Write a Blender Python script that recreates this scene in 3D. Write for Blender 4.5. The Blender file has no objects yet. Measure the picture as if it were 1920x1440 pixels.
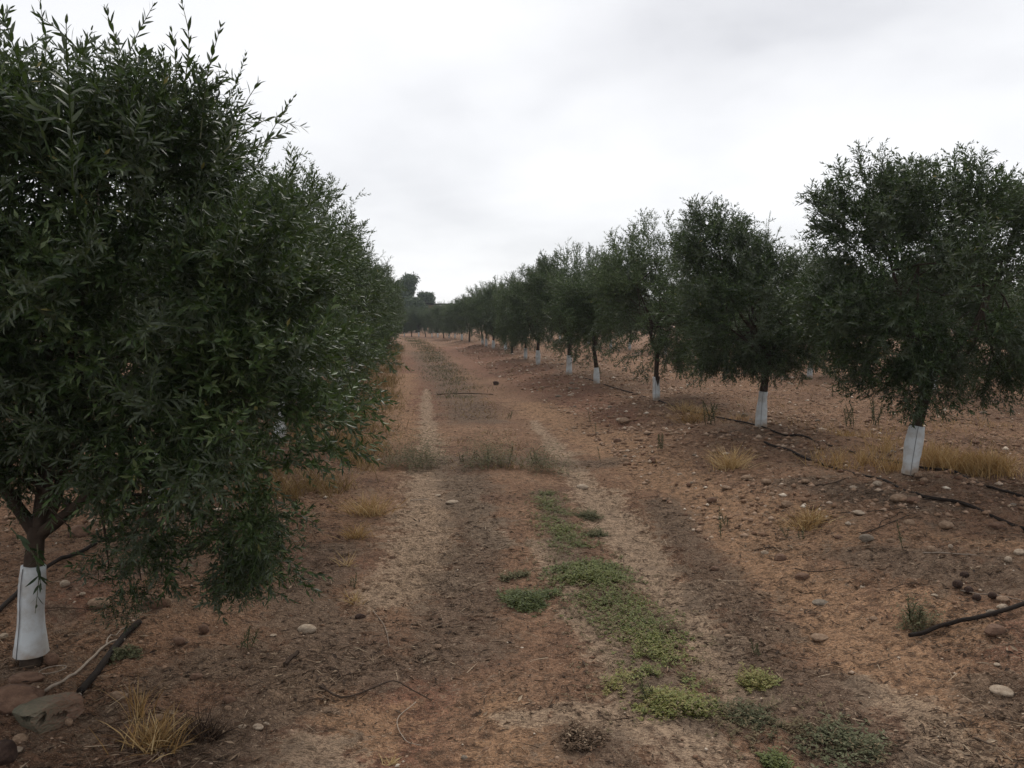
import bpy, math, random
import numpy as np
from mathutils import Matrix, Vector

rng = np.random.default_rng(11)
random.seed(11)
scene = bpy.context.scene
COL = scene.collection

# ------------------------------------------------------------------ camera
CAM_H = 1.70
PITCH = math.radians(4.574)
FPX = 1500.0
cam_d = bpy.data.cameras.new('camera')
cam = bpy.data.objects.new('camera', cam_d)
COL.objects.link(cam)
cam.location = (0, 0, CAM_H)
cam.rotation_euler = (math.radians(90) - PITCH, 0, 0)
cam_d.sensor_width = 36
cam_d.lens = 36 * FPX / 1920
cam_d.clip_start = 0.05
cam_d.clip_end = 8000
scene.camera = cam

# ------------------------------------------------------------------ light
SUN_EL, SUN_AZ = math.radians(52), math.radians(12)     # bright patch of cloud ahead, a little right
world = bpy.data.worlds.new('World')
scene.world = world
world.use_nodes = True


class NT:
    def __init__(s, tree):
        s.t = tree
        tree.nodes.clear()

    def n(s, kind, **kw):
        nd = s.t.nodes.new(kind)
        for k, v in kw.items():
            if k.startswith('i_'):
                key = k[2:]
                key = int(key) if key.isdigit() else key.replace('_', ' ')
                nd.inputs[key].default_value = v
            else:
                setattr(nd, k, v)
        return nd

    def l(s, a, b):
        s.t.links.new(a, b)

    def math(s, op, a, b=None, clamp=False):
        nd = s.t.nodes.new('ShaderNodeMath')
        nd.operation = op
        nd.use_clamp = clamp
        for i, v in enumerate((a, b)):
            if v is None:
                continue
            if isinstance(v, (int, float)):
                nd.inputs[i].default_value = v
            else:
                s.l(v, nd.inputs[i])
        return nd.outputs[0]

    def mix(s, f, a, b):
        nd = s.t.nodes.new('ShaderNodeMix')
        nd.data_type = 'RGBA'
        for sock, v in ((nd.inputs[0], f), (nd.inputs[6], a), (nd.inputs[7], b)):
            if isinstance(v, (int, float)):
                sock.default_value = v
            elif isinstance(v, tuple):
                sock.default_value = (*v, 1)
            else:
                s.l(v, sock)
        return nd.outputs[2]

    def ramp(s, f, stops):
        nd = s.t.nodes.new('ShaderNodeValToRGB')
        cr = nd.color_ramp
        while len(cr.elements) < len(stops):
            cr.elements.new(0.5)
        for e, (p, c) in zip(cr.elements, stops):
            e.position = p
            e.color = (*c, 1) if isinstance(c, tuple) else (c, c, c, 1)
        s.l(f, nd.inputs[0])
        return nd.outputs[0]

    def noise(s, vec, scale, detail=4, rough=0.55, dist=0.0):
        nd = s.t.nodes.new('ShaderNodeTexNoise')
        nd.inputs['Scale'].default_value = scale
        nd.inputs['Detail'].default_value = detail
        nd.inputs['Roughness'].default_value = rough
        nd.inputs['Distortion'].default_value = dist
        if vec is not None:
            s.l(vec, nd.inputs['Vector'])
        return nd.outputs[0]


w = NT(world.node_tree)
out = w.n('ShaderNodeOutputWorld')
bg = w.n('ShaderNodeBackground')
bg.inputs[1].default_value = 0.1
sky = w.n('ShaderNodeTexSky')
sky.sky_type = 'NISHITA'
sky.sun_disc = False
sky.sun_elevation = SUN_EL
sky.sun_rotation = SUN_AZ
tc = w.n('ShaderNodeTexCoord')
sep = w.n('ShaderNodeSeparateXYZ')
w.l(tc.outputs['Generated'], sep.inputs[0])
zc = w.math('MAXIMUM', sep.outputs[2], 0.0)
den = w.math('ADD', zc, 0.27)
cmb = w.n('ShaderNodeCombineXYZ')
w.l(w.math('DIVIDE', sep.outputs[0], den), cmb.inputs[0])
w.l(w.math('DIVIDE', sep.outputs[1], den), cmb.inputs[1])
mp = w.n('ShaderNodeMapping')
mp.inputs['Location'].default_value = (7.7, -3.1, 0)
w.l(cmb.outputs[0], mp.inputs[0])
n1 = w.noise(mp.outputs[0], 0.75, 4, 0.5, 0.2)
n2 = w.noise(mp.outputs[0], 1.9, 5, 0.55, 0.2)
nn = w.math('ADD', w.math('MULTIPLY', n1, 0.75), w.math('MULTIPLY', n2, 0.25))
cloud = w.ramp(nn, [(0.37, (5.0, 5.03, 5.25)), (0.45, (6.1, 6.12, 6.3)), (0.53, (6.95, 6.97, 7.1)), (0.62, (7.7, 7.7, 7.8))])
w.l(w.mix(0.94, sky.outputs[0], cloud), bg.inputs[0])
w.l(bg.outputs[0], out.inputs[0])

sun_d = bpy.data.lights.new('sun', 'SUN')
sun = bpy.data.objects.new('sun', sun_d)
COL.objects.link(sun)
sun_d.energy = 1.5
sun_d.angle = math.radians(28)
sun_d.color = (1.0, 0.95, 0.87)
sdir = Vector((math.sin(SUN_AZ) * math.cos(SUN_EL), math.cos(SUN_AZ) * math.cos(SUN_EL), math.sin(SUN_EL)))
sun.rotation_euler = sdir.to_track_quat('Z', 'Y').to_euler()

vs = scene.view_settings
vs.view_transform = 'Standard'
vs.look = 'None'
vs.exposure = 0.5
vs.gamma = 1
vs.use_curve_mapping = False
scene.render.engine = 'CYCLES'
scene.cycles.max_bounces = 6
scene.cycles.diffuse_bounces = 3
scene.cycles.glossy_bounces = 2
scene.cycles.transmission_bounces = 3
scene.cycles.volume_bounces = 0
scene.cycles.use_denoising = True


# ------------------------------------------------------------------ noise and terrain
def _hash(ix, iy, seed):
    n = (ix.astype(np.int64) * 374761393 + iy.astype(np.int64) * 668265263 + seed * 1442695041) & 0xFFFFFFFF
    n = ((n ^ (n >> 13)) * 1274126177) & 0xFFFFFFFF
    n = (n ^ (n >> 16)) & 0xFFFF
    return n / 65535.0


def vnoise(x, y, f, seed=0):
    x = np.asarray(x, float) * f + 1000.3
    y = np.asarray(y, float) * f + 1000.7
    ix, iy = np.floor(x), np.floor(y)
    fx, fy = x - ix, y - iy
    fx, fy = fx * fx * (3 - 2 * fx), fy * fy * (3 - 2 * fy)
    a, b = _hash(ix, iy, seed), _hash(ix + 1, iy, seed)
    c, d = _hash(ix, iy + 1, seed), _hash(ix + 1, iy + 1, seed)
    return (a * (1 - fx) + b * fx) * (1 - fy) + (c * (1 - fx) + d * fx) * fy


def fbm(x, y, f, o=3, seed=0):
    s, a, t = 0, 1.0, 0
    for i in range(o):
        s = s + a * vnoise(x, y, f * 2.03 ** i, seed + i)
        t += a
        a *= 0.5
    return s / t


def sstep(a, b, v):
    t = np.clip((v - a) / (b - a), 0, 1)
    return t * t * (3 - 2 * t)


XCY = [-10, 0, 3, 6.2, 12.4, 24.7, 49, 80, 120, 200, 400]
XCX = [.8, .4, .3, .2, -.2, -1.85, -4.9, -9.5, -17, -34, -80]


def xc(y):
    return sum(np.interp(np.asarray(y, float) + o, XCY, XCX) for o in (-3, -1.5, 0, 1.5, 3)) / 5


def hbase(x, y):
    u = np.asarray(x, float) - xc(y)
    h = 0.21 * sstep(1.15, 2.9, u + 0.35 * (fbm(x, y, 0.5, 2, 5) - .5)) + 0.08 * sstep(1.3, 2.6, -u)
    h = h + 0.05 * sstep(3.2, 4.0, u) * (1 - sstep(4.0, 5.0, u))
    h = h - 0.035 * np.exp(-((u - 0.75) / 0.25) ** 2) - 0.03 * np.exp(-((u + 0.75) / 0.28) ** 2)
    return h


def H(x, y):
    x = np.asarray(x, float)
    y = np.asarray(y, float)
    u = x - xc(y)
    side = sstep(1.0, 2.2, np.abs(u))
    h = hbase(x, y) + (0.035 + 0.12 * side) * (fbm(x, y, 1.1, 3, 21) - .5)
    h = h + (0.02 + 0.05 * side) * (fbm(x, y, 5.5, 3, 31) - .5)
    near = 1 - sstep(8, 15, y)
    cl = np.abs(fbm(x, y * 1.8, 11, 3, 77) - .5)
    h = h + near * (0.02 + 0.03 * side) * (0.5 - cl * 2) + near * .016 * (fbm(x, y, 30, 2, 79) - .5)
    return h


_f = np.array([0, math.cos(PITCH), -math.sin(PITCH)])
_u = np.array([0, math.sin(PITCH), math.cos(PITCH)])


def at(px, py, y):
    """point of the place seen at photograph pixel px, py at forward distance y"""
    d = np.array([1., 0, 0]) * (px - 960) / FPX + _u * (720 - py) / FPX + _f
    return np.array([0, 0, CAM_H]) + d * (y / d[1])


def gp(px, py):
    """point of the ground at photograph pixel px, py"""
    d = np.array([1., 0, 0]) * (px - 960) / FPX + _u * (720 - py) / FPX + _f
    ys = np.concatenate([np.arange(1.2, 14, .02), np.arange(14, 150, .1)])
    p = np.array([0, 0, CAM_H])[None] + d[None] * (ys / d[1])[:, None]
    below = np.nonzero(p[:, 2] < H(p[:, 0], p[:, 1]))[0]
    k = below[0] if len(below) else len(ys) - 1
    return p[k]


# ------------------------------------------------------------------ mesh builder
class MB:
    def __init__(s):
        s.v, s.t, s.q, s.a, s.n = [], [], [], [], 0

    def add(s, v, tris=None, quads=None, tint=0.5):
        v = np.asarray(v, float).reshape(-1, 3)
        if tris is not None and len(tris):
            s.t.append(np.asarray(tris, np.int64).reshape(-1, 3) + s.n)
        if quads is not None and len(quads):
            s.q.append(np.asarray(quads, np.int64).reshape(-1, 4) + s.n)
        s.v.append(v)
        s.a.append(np.broadcast_to(np.asarray(tint, float), (len(v),)))
        s.n += len(v)

    def arrays(s):
        v = np.concatenate(s.v)
        t = np.concatenate(s.t) if s.t else np.zeros((0, 3), np.int64)
        q = np.concatenate(s.q) if s.q else np.zeros((0, 4), np.int64)
        return v, t, q, np.concatenate(s.a)

    def mesh(s, name, mat=None, smooth=False):
        v, t, q, a = s.arrays()
        me = bpy.data.meshes.new(name)
        me.vertices.add(len(v))
        me.vertices.foreach_set('co', v.astype(np.float32).ravel())
        me.loops.add(3 * len(t) + 4 * len(q))
        me.loops.foreach_set('vertex_index', np.concatenate([t.ravel(), q.ravel()]).astype(np.int32))
        me.polygons.add(len(t) + len(q))
        st = np.concatenate([np.arange(len(t)) * 3, 3 * len(t) + np.arange(len(q)) * 4])
        me.polygons.foreach_set('loop_start', st.astype(np.int32))
        me.update(calc_edges=True)
        at_ = me.attributes.new('tint', 'FLOAT', 'POINT')
        at_.data.foreach_set('value', a.astype(np.float32))
        me.polygons.foreach_set('use_smooth', np.full(len(me.polygons), bool(smooth)))
        if mat:
            me.materials.append(mat)
        return me

    def obj(s, name, mat=None, parent=None, smooth=False):
        o = bpy.data.objects.new(name, s.mesh(name, mat, smooth))
        COL.objects.link(o)
        o.parent = parent
        return o


def tag(o, label=None, cat=None, group=None, kind=None):
    for k, v in (('label', label), ('category', cat), ('group', group), ('kind', kind)):
        if v:
            o[k] = v
    return o


def empty(name, loc):
    o = bpy.data.objects.new(name, None)
    COL.objects.link(o)
    o.location = [float(c) for c in loc]
    o.empty_display_size = 0.2
    return o


def copy_tree(o, parent=None):
    c = o.copy()
    COL.objects.link(c)
    c.parent = parent
    for ch in KIDS(o):
        copy_tree(ch, c)
    return c


_kids = {}


def KIDS(o):
    return [c for c in _all_children(o)]


def _all_children(o):
    return list(o.children)


def norm(v):
    return v / np.maximum(np.linalg.norm(v, axis=-1, keepdims=True), 1e-9)


def tube(mb, pts, rad, sides=8, tint=0.5, wob=0.0, cap=False, seed=0):
    pts = np.asarray(pts, float)
    n = len(pts)
    rad = np.broadcast_to(np.asarray(rad, float), (n,))
    d = norm(np.gradient(pts, axis=0))
    ref = np.array([0.31, 0.95, 0.05]) if abs(d[0][1]) < .8 else np.array([1., 0, 0.1])
    x = norm(np.cross(d, ref))
    y = np.cross(d, x)
    th = np.arange(sides) * 2 * math.pi / sides
    r = rad[:, None] * np.ones(sides)[None]
    if wob:
        rr = np.random.default_rng(seed + 5)
        r = r * (1 + wob * (rr.random((n, sides)) - .5) * 2)
    v = pts[:, None] + r[..., None] * (np.cos(th)[None, :, None] * x[:, None] + np.sin(th)[None, :, None] * y[:, None])
    i = np.arange(n - 1)[:, None] * sides
    j = np.arange(sides)[None]
    k = (j + 1) % sides
    q = np.stack([i + j, i + k, i + sides + k, i + sides + j], -1).reshape(-1, 4)
    tr = []
    v = v.reshape(-1, 3)
    if cap:
        v = np.concatenate([v, pts[:1], pts[-1:]])
        for b in range(sides):
            tr.append((n * sides, (b + 1) % sides, b))
            tr.append((n * sides + 1, (n - 1) * sides + b, (n - 1) * sides + (b + 1) % sides))
    mb.add(v, tr, q, tint)


def curve(ctrl, n):
    """smooth curve through control points"""
    c = np.asarray(ctrl, float)
    if len(c) == 2:
        t = np.linspace(0, 1, n)[:, None]
        return c[0] * (1 - t) + c[1] * t
    p = np.concatenate([[2 * c[0] - c[1]], c, [2 * c[-1] - c[-2]]])
    res = []
    ts = np.linspace(0, len(c) - 1 - 1e-6, n)
    for t in ts:
        i = int(t)
        f = t - i
        a, b, cc, d = p[i], p[i + 1], p[i + 2], p[i + 3]
        res.append(0.5 * ((2 * b) + (-a + cc) * f + (2 * a - 5 * b + 4 * cc - d) * f * f + (-a + 3 * b - 3 * cc + d) * f ** 3))
    return np.array(res)


# ------------------------------------------------------------------ materials
def mat(name):
    m = bpy.data.materials.new(name)
    m.use_nodes = True
    t = NT(m.node_tree)
    o = t.n('ShaderNodeOutputMaterial')
    b = t.n('ShaderNodeBsdfPrincipled')
    t.l(b.outputs[0], o.inputs[0])
    return m, t, b, o


def attr(t, name='tint'):
    return t.n('ShaderNodeAttribute', attribute_name=name).outputs['Fac']


def tint_mat(name, stops, rough=0.8, spec=0.2, nscale=None, nstr=0.3, transl=0.0, bump=None):
    m, t, b, o = mat(name)
    f = attr(t)
    if nscale:
        tcn = t.n('ShaderNodeTexCoord')
        nz = t.noise(tcn.outputs['Object'], nscale, 4)
        f = t.math('ADD', f, t.math('MULTIPLY', t.math('SUBTRACT', nz, 0.5), nstr), True)
        if bump:
            bp = t.n('ShaderNodeBump', i_Strength=bump, i_Distance=0.01)
            t.l(nz, bp.inputs['Height'])
            t.l(bp.outputs[0], b.inputs['Normal'])
    c = t.ramp(f, stops)
    t.l(c, b.inputs['Base Color'])
    b.inputs['Roughness'].default_value = rough
    b.inputs['Specular IOR Level'].default_value = spec
    if transl:
        tr = t.n('ShaderNodeBsdfTranslucent')
        t.l(c, tr.inputs[0])
        mx = t.n('ShaderNodeMixShader')
        mx.inputs[0].default_value = transl
        t.l(b.outputs[0], mx.inputs[1])
        t.l(tr.outputs[0], mx.inputs[2])
        t.l(mx.outputs[0], o.inputs[0])
    return m


def olive_leaf_mat(name, top, under):
    m, t, b, o = mat(name)
    f = attr(t)
    c = t.ramp(f, top)
    geo = t.n('ShaderNodeNewGeometry')
    c2 = t.mix(geo.outputs['Backfacing'], c, under)
    t.l(c2, b.inputs['Base Color'])
    b.inputs['Roughness'].default_value = 0.42
    b.inputs['Specular IOR Level'].default_value = 0.30
    tr = t.n('ShaderNodeBsdfTranslucent')
    t.l(t.mix(0.5, c, (0.10, 0.15, 0.03)), tr.inputs[0])
    mx = t.n('ShaderNodeMixShader')
    mx.inputs[0].default_value = 0.22
    t.l(b.outputs[0], mx.inputs[1])
    t.l(tr.outputs[0], mx.inputs[2])
    t.l(mx.outputs[0], o.inputs[0])
    return m


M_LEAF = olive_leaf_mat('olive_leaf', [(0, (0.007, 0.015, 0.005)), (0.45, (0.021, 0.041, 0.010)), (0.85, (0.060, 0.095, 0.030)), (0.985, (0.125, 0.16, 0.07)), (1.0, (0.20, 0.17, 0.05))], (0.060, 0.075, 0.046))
M_BARK = tint_mat('olive_bark', [(0, (0.018, 0.013, 0.010)), (0.5, (0.055, 0.040, 0.030)), (1, (0.12, 0.095, 0.07))], 0.9, 0.1, 22, 0.9, bump=0.9)
M_STEM = tint_mat('young_stem', [(0, (0.05, 0.05, 0.03)), (1, (0.13, 0.14, 0.08))], 0.7)
M_GRASS = tint_mat('dry_straw', [(0, (0.13, 0.07, 0.025)), (0.45, (0.33, 0.20, 0.075)), (1, (0.56, 0.42, 0.22))], 0.75, 0.2, transl=0.2)
M_VERGE = tint_mat('dry_verge_grass', [(0, (0.09, 0.055, 0.025)), (0.5, (0.21, 0.135, 0.055)), (1, (0.36, 0.27, 0.13))], 0.8, 0.2, transl=0.2)
M_GREEN = tint_mat('green_weed', [(0, (0.05, 0.07, 0.016)), (0.5, (0.12, 0.14, 0.035)), (0.85, (0.20, 0.20, 0.055)), (1, (0.24, 0.20, 0.07))], 0.6, 0.3, transl=0.25)
M_WEED = tint_mat('dull_weed', [(0, (0.035, 0.04, 0.02)), (0.5, (0.08, 0.085, 0.04)), (1, (0.15, 0.13, 0.07))], 0.8, 0.2, transl=0.15)
M_WEEDMIX = tint_mat('withered_weed', [(0, (0.05, 0.035, 0.02)), (0.5, (0.12, 0.095, 0.05)), (1, (0.24, 0.18, 0.11))], 0.8, 0.2, transl=0.15)
M_GREYWEED = tint_mat('grey_green_weed', [(0, (0.06, 0.06, 0.03)), (0.5, (0.11, 0.115, 0.06)), (1, (0.21, 0.20, 0.13))], 0.8, 0.2, transl=0.15)
M_LITTER = tint_mat('dry_litter', [(0, (0.022, 0.014, 0.010)), (0.45, (0.075, 0.047, 0.030)), (0.8, (0.15, 0.10, 0.065)), (1, (0.34, 0.26, 0.18))], 0.85, 0.15)
M_GRAVEL = tint_mat('gravel', [(0, (0.09, 0.045, 0.028)), (0.5, (0.20, 0.12, 0.075)), (0.85, (0.33, 0.23, 0.16)), (1, (0.58, 0.50, 0.40))], 0.85, 0.15, 60, 0.25)
M_WOOD = tint_mat('dead_wood', [(0, (0.03, 0.02, 0.015)), (0.5, (0.10, 0.07, 0.05)), (1, (0.36, 0.30, 0.24))], 0.9, 0.1, 40, 0.3, bump=0.6)
M_PIPE = tint_mat('black_hose', [(0, (0.010, 0.008, 0.007)), (0.6, (0.024, 0.017, 0.013)), (1, (0.10, 0.062, 0.04))], 0.8, 0.12, 14, 0.9)
M_EUC = tint_mat('gum_leaf', [(0, (0.024, 0.044, 0.020)), (0.5, (0.058, 0.092, 0.042)), (1, (0.11, 0.15, 0.07))], 0.6, 0.3, transl=0.1)


def wrap_mat():
    m, t, b, o = mat('white_trunk_guard')
    tcn = t.n('ShaderNodeTexCoord')
    ob = tcn.outputs['Object']
    sp = t.n('ShaderNodeSeparateXYZ')
    t.l(ob, sp.inputs[0])
    dirt = t.noise(ob, 9, 5, 0.6)
    low = t.math('SUBTRACT', 1.0, t.math('MULTIPLY', sp.outputs[2], 7.0), True)
    f = t.math('ADD', t.math('MULTIPLY', low, 1.0), t.math('MULTIPLY', t.math('SUBTRACT', dirt, 0.45), 2.6), True)
    c = t.mix(f, (0.50, 0.53, 0.54), (0.27, 0.215, 0.165))
    t.l(c, b.inputs['Base Color'])
    b.inputs['Roughness'].default_value = 0.5
    wv = t.noise(ob, 28, 2, 0.5)
    bp = t.n('ShaderNodeBump', i_Strength=0.35, i_Distance=0.006)
    t.l(wv, bp.inputs['Height'])
    t.l(bp.outputs[0], b.inputs['Normal'])
    return m


M_WRAP = wrap_mat()
M_SEAM = tint_mat('guard_seam', [(0, (0.10, 0.10, 0.10)), (1, (0.3, 0.3, 0.3))], 0.7)


def stone_mat(name, a, b_, c_):
    m, t, b, o = mat(name)
    tcn = t.n('ShaderNodeTexCoord')
    n = t.noise(tcn.outputs['Object'], 2.2, 5, 0.6)
    n2 = t.noise(tcn.outputs['Object'], 14, 4, 0.7)
    c = t.ramp(t.math('ADD', t.math('MULTIPLY', n, .7), t.math('MULTIPLY', n2, .3)), [(0.35, a), (0.52, b_), (0.68, c_)])
    t.l(c, b.inputs['Base Color'])
    b.inputs['Roughness'].default_value = 0.85
    b.inputs['Specular IOR Level'].default_value = 0.2
    bp = t.n('ShaderNodeBump', i_Strength=0.4, i_Distance=0.05)
    t.l(n2, bp.inputs['Height'])
    t.l(bp.outputs[0], b.inputs['Normal'])
    return m


M_STONE = {
    'pale': stone_mat('pale_stone', (0.20, 0.145, 0.10), (0.34, 0.265, 0.195), (0.46, 0.38, 0.29)),
    'tan': stone_mat('tan_stone', (0.15, 0.095, 0.062), (0.24, 0.16, 0.105), (0.33, 0.235, 0.16)),
    'brown': stone_mat('brown_stone', (0.085, 0.048, 0.033), (0.15, 0.088, 0.058), (0.21, 0.13, 0.088)),
    'grey': stone_mat('grey_stone', (0.11, 0.086, 0.067), (0.18, 0.145, 0.11), (0.27, 0.22, 0.17)),
    'dark': stone_mat('dark_clod', (0.025, 0.015, 0.012), (0.05, 0.03, 0.022), (0.085, 0.052, 0.038)),
}


def ground_mat():
    m, t, b, o = mat('red_soil')
    tcn = t.n('ShaderNodeTexCoord')
    ob = tcn.outputs['Object']
    st = t.n('ShaderNodeMapping')
    t.l(ob, st.inputs[0])
    n_big = t.noise(ob, 0.55, 4, 0.6)
    n_mid = t.noise(ob, 2.6, 5, 0.65, 0.4)
    n_fin = t.noise(ob, 17, 5, 0.7, 0.3)
    n_gr = t.noise(ob, 75, 3, 0.7)
    n_g2 = t.noise(ob, 160, 2, 0.7)

    def brk(mask, amt=4.2, lo=0.28, hi=0.78):
        s = t.math('ADD', mask, t.math('MULTIPLY', t.math('SUBTRACT', t.math('ADD', t.math('MULTIPLY', n_mid, .55), t.math('MULTIPLY', n_fin, .45)), 0.5), amt))
        nd = t.n('ShaderNodeMapRange')
        nd.inputs['From Min'].default_value = lo
        nd.inputs['From Max'].default_value = hi
        nd.interpolation_type = 'SMOOTHSTEP'
        t.l(s, nd.inputs[0])
        return nd.outputs[0]

    base = t.ramp(t.math('ADD', t.math('MULTIPLY', n_big, .5), t.math('MULTIPLY', n_mid, .5)),
                  [(0.36, (0.145, 0.082, 0.054)), (0.5, (0.24, 0.136, 0.082)), (0.64, (0.325, 0.195, 0.12))])
    c = t.mix(t.math('MULTIPLY', brk(attr(t, 'm_red')), .8), base, (0.215, 0.105, 0.068))
    c = t.mix(t.math('MULTIPLY', brk(attr(t, 'm_ochre')), .85), c, (0.33, 0.195, 0.112))
    c = t.mix(t.math('MULTIPLY', brk(attr(t, 'm_pale')), .78), c, (0.37, 0.27, 0.185))
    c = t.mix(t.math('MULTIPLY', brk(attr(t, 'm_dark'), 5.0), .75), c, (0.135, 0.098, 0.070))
    # grain: dark specks of dry leaf and small pale grit
    def chips(rot, sx, sy, lo, hi):
        mp_ = t.n('ShaderNodeMapping')
        mp_.inputs['Rotation'].default_value = (0, 0, rot)
        mp_.inputs['Scale'].default_value = (sx, sy, sx)
        t.l(ob, mp_.inputs[0])
        return t.ramp(t.noise(mp_.outputs[0], 1, 3, 0.6, 0.6), [(lo, 1.0), (hi, 0.0)])
    ch = t.math('MAXIMUM', t.math('MAXIMUM', chips(.4, 26, 75, .36, .42), chips(1.7, 30, 90, .36, .42)), t.math('MAXIMUM', chips(2.6, 60, 150, .38, .44), chips(3.0, 12, 30, .34, .40)))
    c = t.mix(t.math('MULTIPLY', ch, 0.62), c, (0.052, 0.034, 0.025))
    lump = t.ramp(n_fin, [(0.36, 0.5), (0.5, 1.0), (0.64, 1.3)])
    mul = t.n('ShaderNodeMix', data_type='RGBA', blend_type='MULTIPLY')
    mul.inputs[0].default_value = 1.0
    t.l(c, mul.inputs[6])
    t.l(lump, mul.inputs[7])
    c = mul.outputs[2]
    sp = t.ramp(n_gr, [(0.36, 0.0), (0.50, 1.0)])
    c = t.mix(t.math('MULTIPLY', t.math('SUBTRACT', 1.0, sp), 0.55), c, (0.065, 0.042, 0.03))
    gr = t.math('MAXIMUM', t.ramp(n_g2, [(0.62, 0.0), (0.68, 1.0)]), chips(.9, 55, 130, .33, .37))
    c = t.mix(t.math('MULTIPLY', gr, 0.55), c, (0.50, 0.38, 0.27))
    hs = t.n('ShaderNodeHueSaturation', i_Saturation=1.0, i_Value=1.08)
    t.l(c, hs.inputs['Color'])
    t.l(hs.outputs[0], b.inputs['Base Color'])
    b.inputs['Roughness'].default_value = 0.95
    b.inputs['Specular IOR Level'].default_value = 0.1
    hh = t.math('ADD', t.math('ADD', t.math('MULTIPLY', n_fin, 1.0), t.math('MULTIPLY', n_gr, .45)), t.math('MULTIPLY', n_g2, .18))
    bp = t.n('ShaderNodeBump', i_Strength=1.0, i_Distance=0.05)
    t.l(hh, bp.inputs['Height'])
    t.l(bp.outputs[0], b.inputs['Normal'])
    return m


M_GROUND = ground_mat()


# ------------------------------------------------------------------ ground sheet
def polyd(x, y, pts, half):
    """0..1 closeness of points to a line on the ground given in photograph pixels with half widths in metres"""
    g = [gp(a, b)[:2] for a, b in pts]
    half = np.broadcast_to(np.asarray(half, float), (len(g),))
    best = np.zeros_like(x)
    for i in range(len(g) - 1):
        a, b = g[i], g[i + 1]
        ab = b - a
        t = np.clip(((x - a[0]) * ab[0] + (y - a[1]) * ab[1]) / (ab @ ab), 0, 1)
        d = np.hypot(x - a[0] - t * ab[0], y - a[1] - t * ab[1])
        hw = half[i] * (1 - t) + half[i + 1] * t
        best = np.maximum(best, np.exp(-(d / hw / 1.05) ** 2))
    return best


PALE = [([(1290, 1440), (1240, 1330), (1150, 1220), (1075, 1110), (1020, 1020)], [.24, .22, .16, .13, .12]),
        ([(1420, 1330), (1330, 1220), (1230, 1090), (1170, 1000), (1110, 930)], [.18, .2, .24, .3, .3]),
        ([(700, 1120), (780, 1090), (800, 1010), (800, 940), (810, 860)], [.25, .35, .32, .3, .3]),
        ([(930, 1020), (880, 940), (850, 900)], [.15, .2, .2]), ([(810, 860), (800, 780), (800, 730)], [.18, .15, .1]), ([(1110, 930), (1050, 850), (1000, 790)], [.2, .18, .1]),
        ([(950, 1350), (1100, 1330), (1250, 1370)], [.1, .12, .2]),
        ([(560, 1390), (600, 1440)], [.15, .15]),
        ([(1800, 1440), (1700, 1330), (1620, 1290)], [.2, .2, .1])]
OCHRE = [([(1900, 1400), (1640, 1230), (1480, 1080), (1370, 980), (1260, 890), (1120, 820), (1000, 760)], [.3, .3, .3, .35, .45, .5, .5]),
         ([(1590, 1010), (1500, 960), (1340, 940)], [.2, .3, .3]),
         ([(1900, 1020), (1770, 1010)], [.3, .2]), ([(1680, 1120), (1780, 1170)], [.2, .25]),
         ([(930, 1330), (960, 1440)], [.15, .25]), ([(560, 1300), (700, 1370)], [.15, .25]),
         ([(760, 820), (730, 760), (750, 700)], [.5, .5, .6])]
RED = [([(950, 700), (900, 670), (860, 650)], [1.0, 1.6, 2.5]), ([(760, 790), (790, 730), (800, 670)], [.6, .9, 1.5]),
       ([(1150, 790), (1050, 730), (980, 690)], [.6, 1.0, 1.2]), ([(640, 1060), (540, 1060)], [.3, .3]), ([(1900, 1200), (1700, 1140)], [.25, .2]),
       ([(200, 1080), (130, 1130)], [.25, .25]), ([(760, 1300), (700, 1400)], [.25, .3])]
DARK = [([(650, 1250), (560, 1130), (620, 1030)], [.35, .3, .3]), ([(430, 1400), (560, 1240), (350, 1260)], [.3, .3, .3]),
        ([(850, 1230), (870, 1120), (900, 1000), (860, 880)], [.3, .25, .25, .3]),
        ([(1430, 1180), (1350, 1110), (1290, 1020), (1240, 940)], [.2, .25, .2, .2]),
        ([(1480, 1300), (1570, 1360), (1650, 1440)], [.22, .25, .25]), ([(1390, 1200), (1450, 1260), (1560, 1300)], [.2, .2, .2]),
        ([(1120, 1400), (1170, 1440)], [.15, .2]), ([(740, 860), (900, 860), (1130, 870)], [.35, .35, .3]),
        ([(900, 790), (840, 720), (800, 660)], [.5, .6, 1.0]), ([(1850, 1300), (1920, 1330)], [.2, .25]), ([(1025, 925), (1062, 1010), (1120, 1105), (1205, 1175), (1250, 1310), (1300, 1345)], [.13, .17, .18, .2, .2, .18]),
        ([(1370, 1360), (1430, 1340)], [.12, .12]),
        ([(1650, 1040), (1800, 1060), (1920, 1090)], [.3, .3, .3]), ([(1500, 900), (1700, 930)], [.3, .4])]


TREAD = [([(1430, 1200), (1300, 1060), (1180, 960), (1100, 900)], [.16, .2, .22, .2]), ([(760, 1120), (800, 1030), (820, 960)], [.2, .25, .25])]


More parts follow.
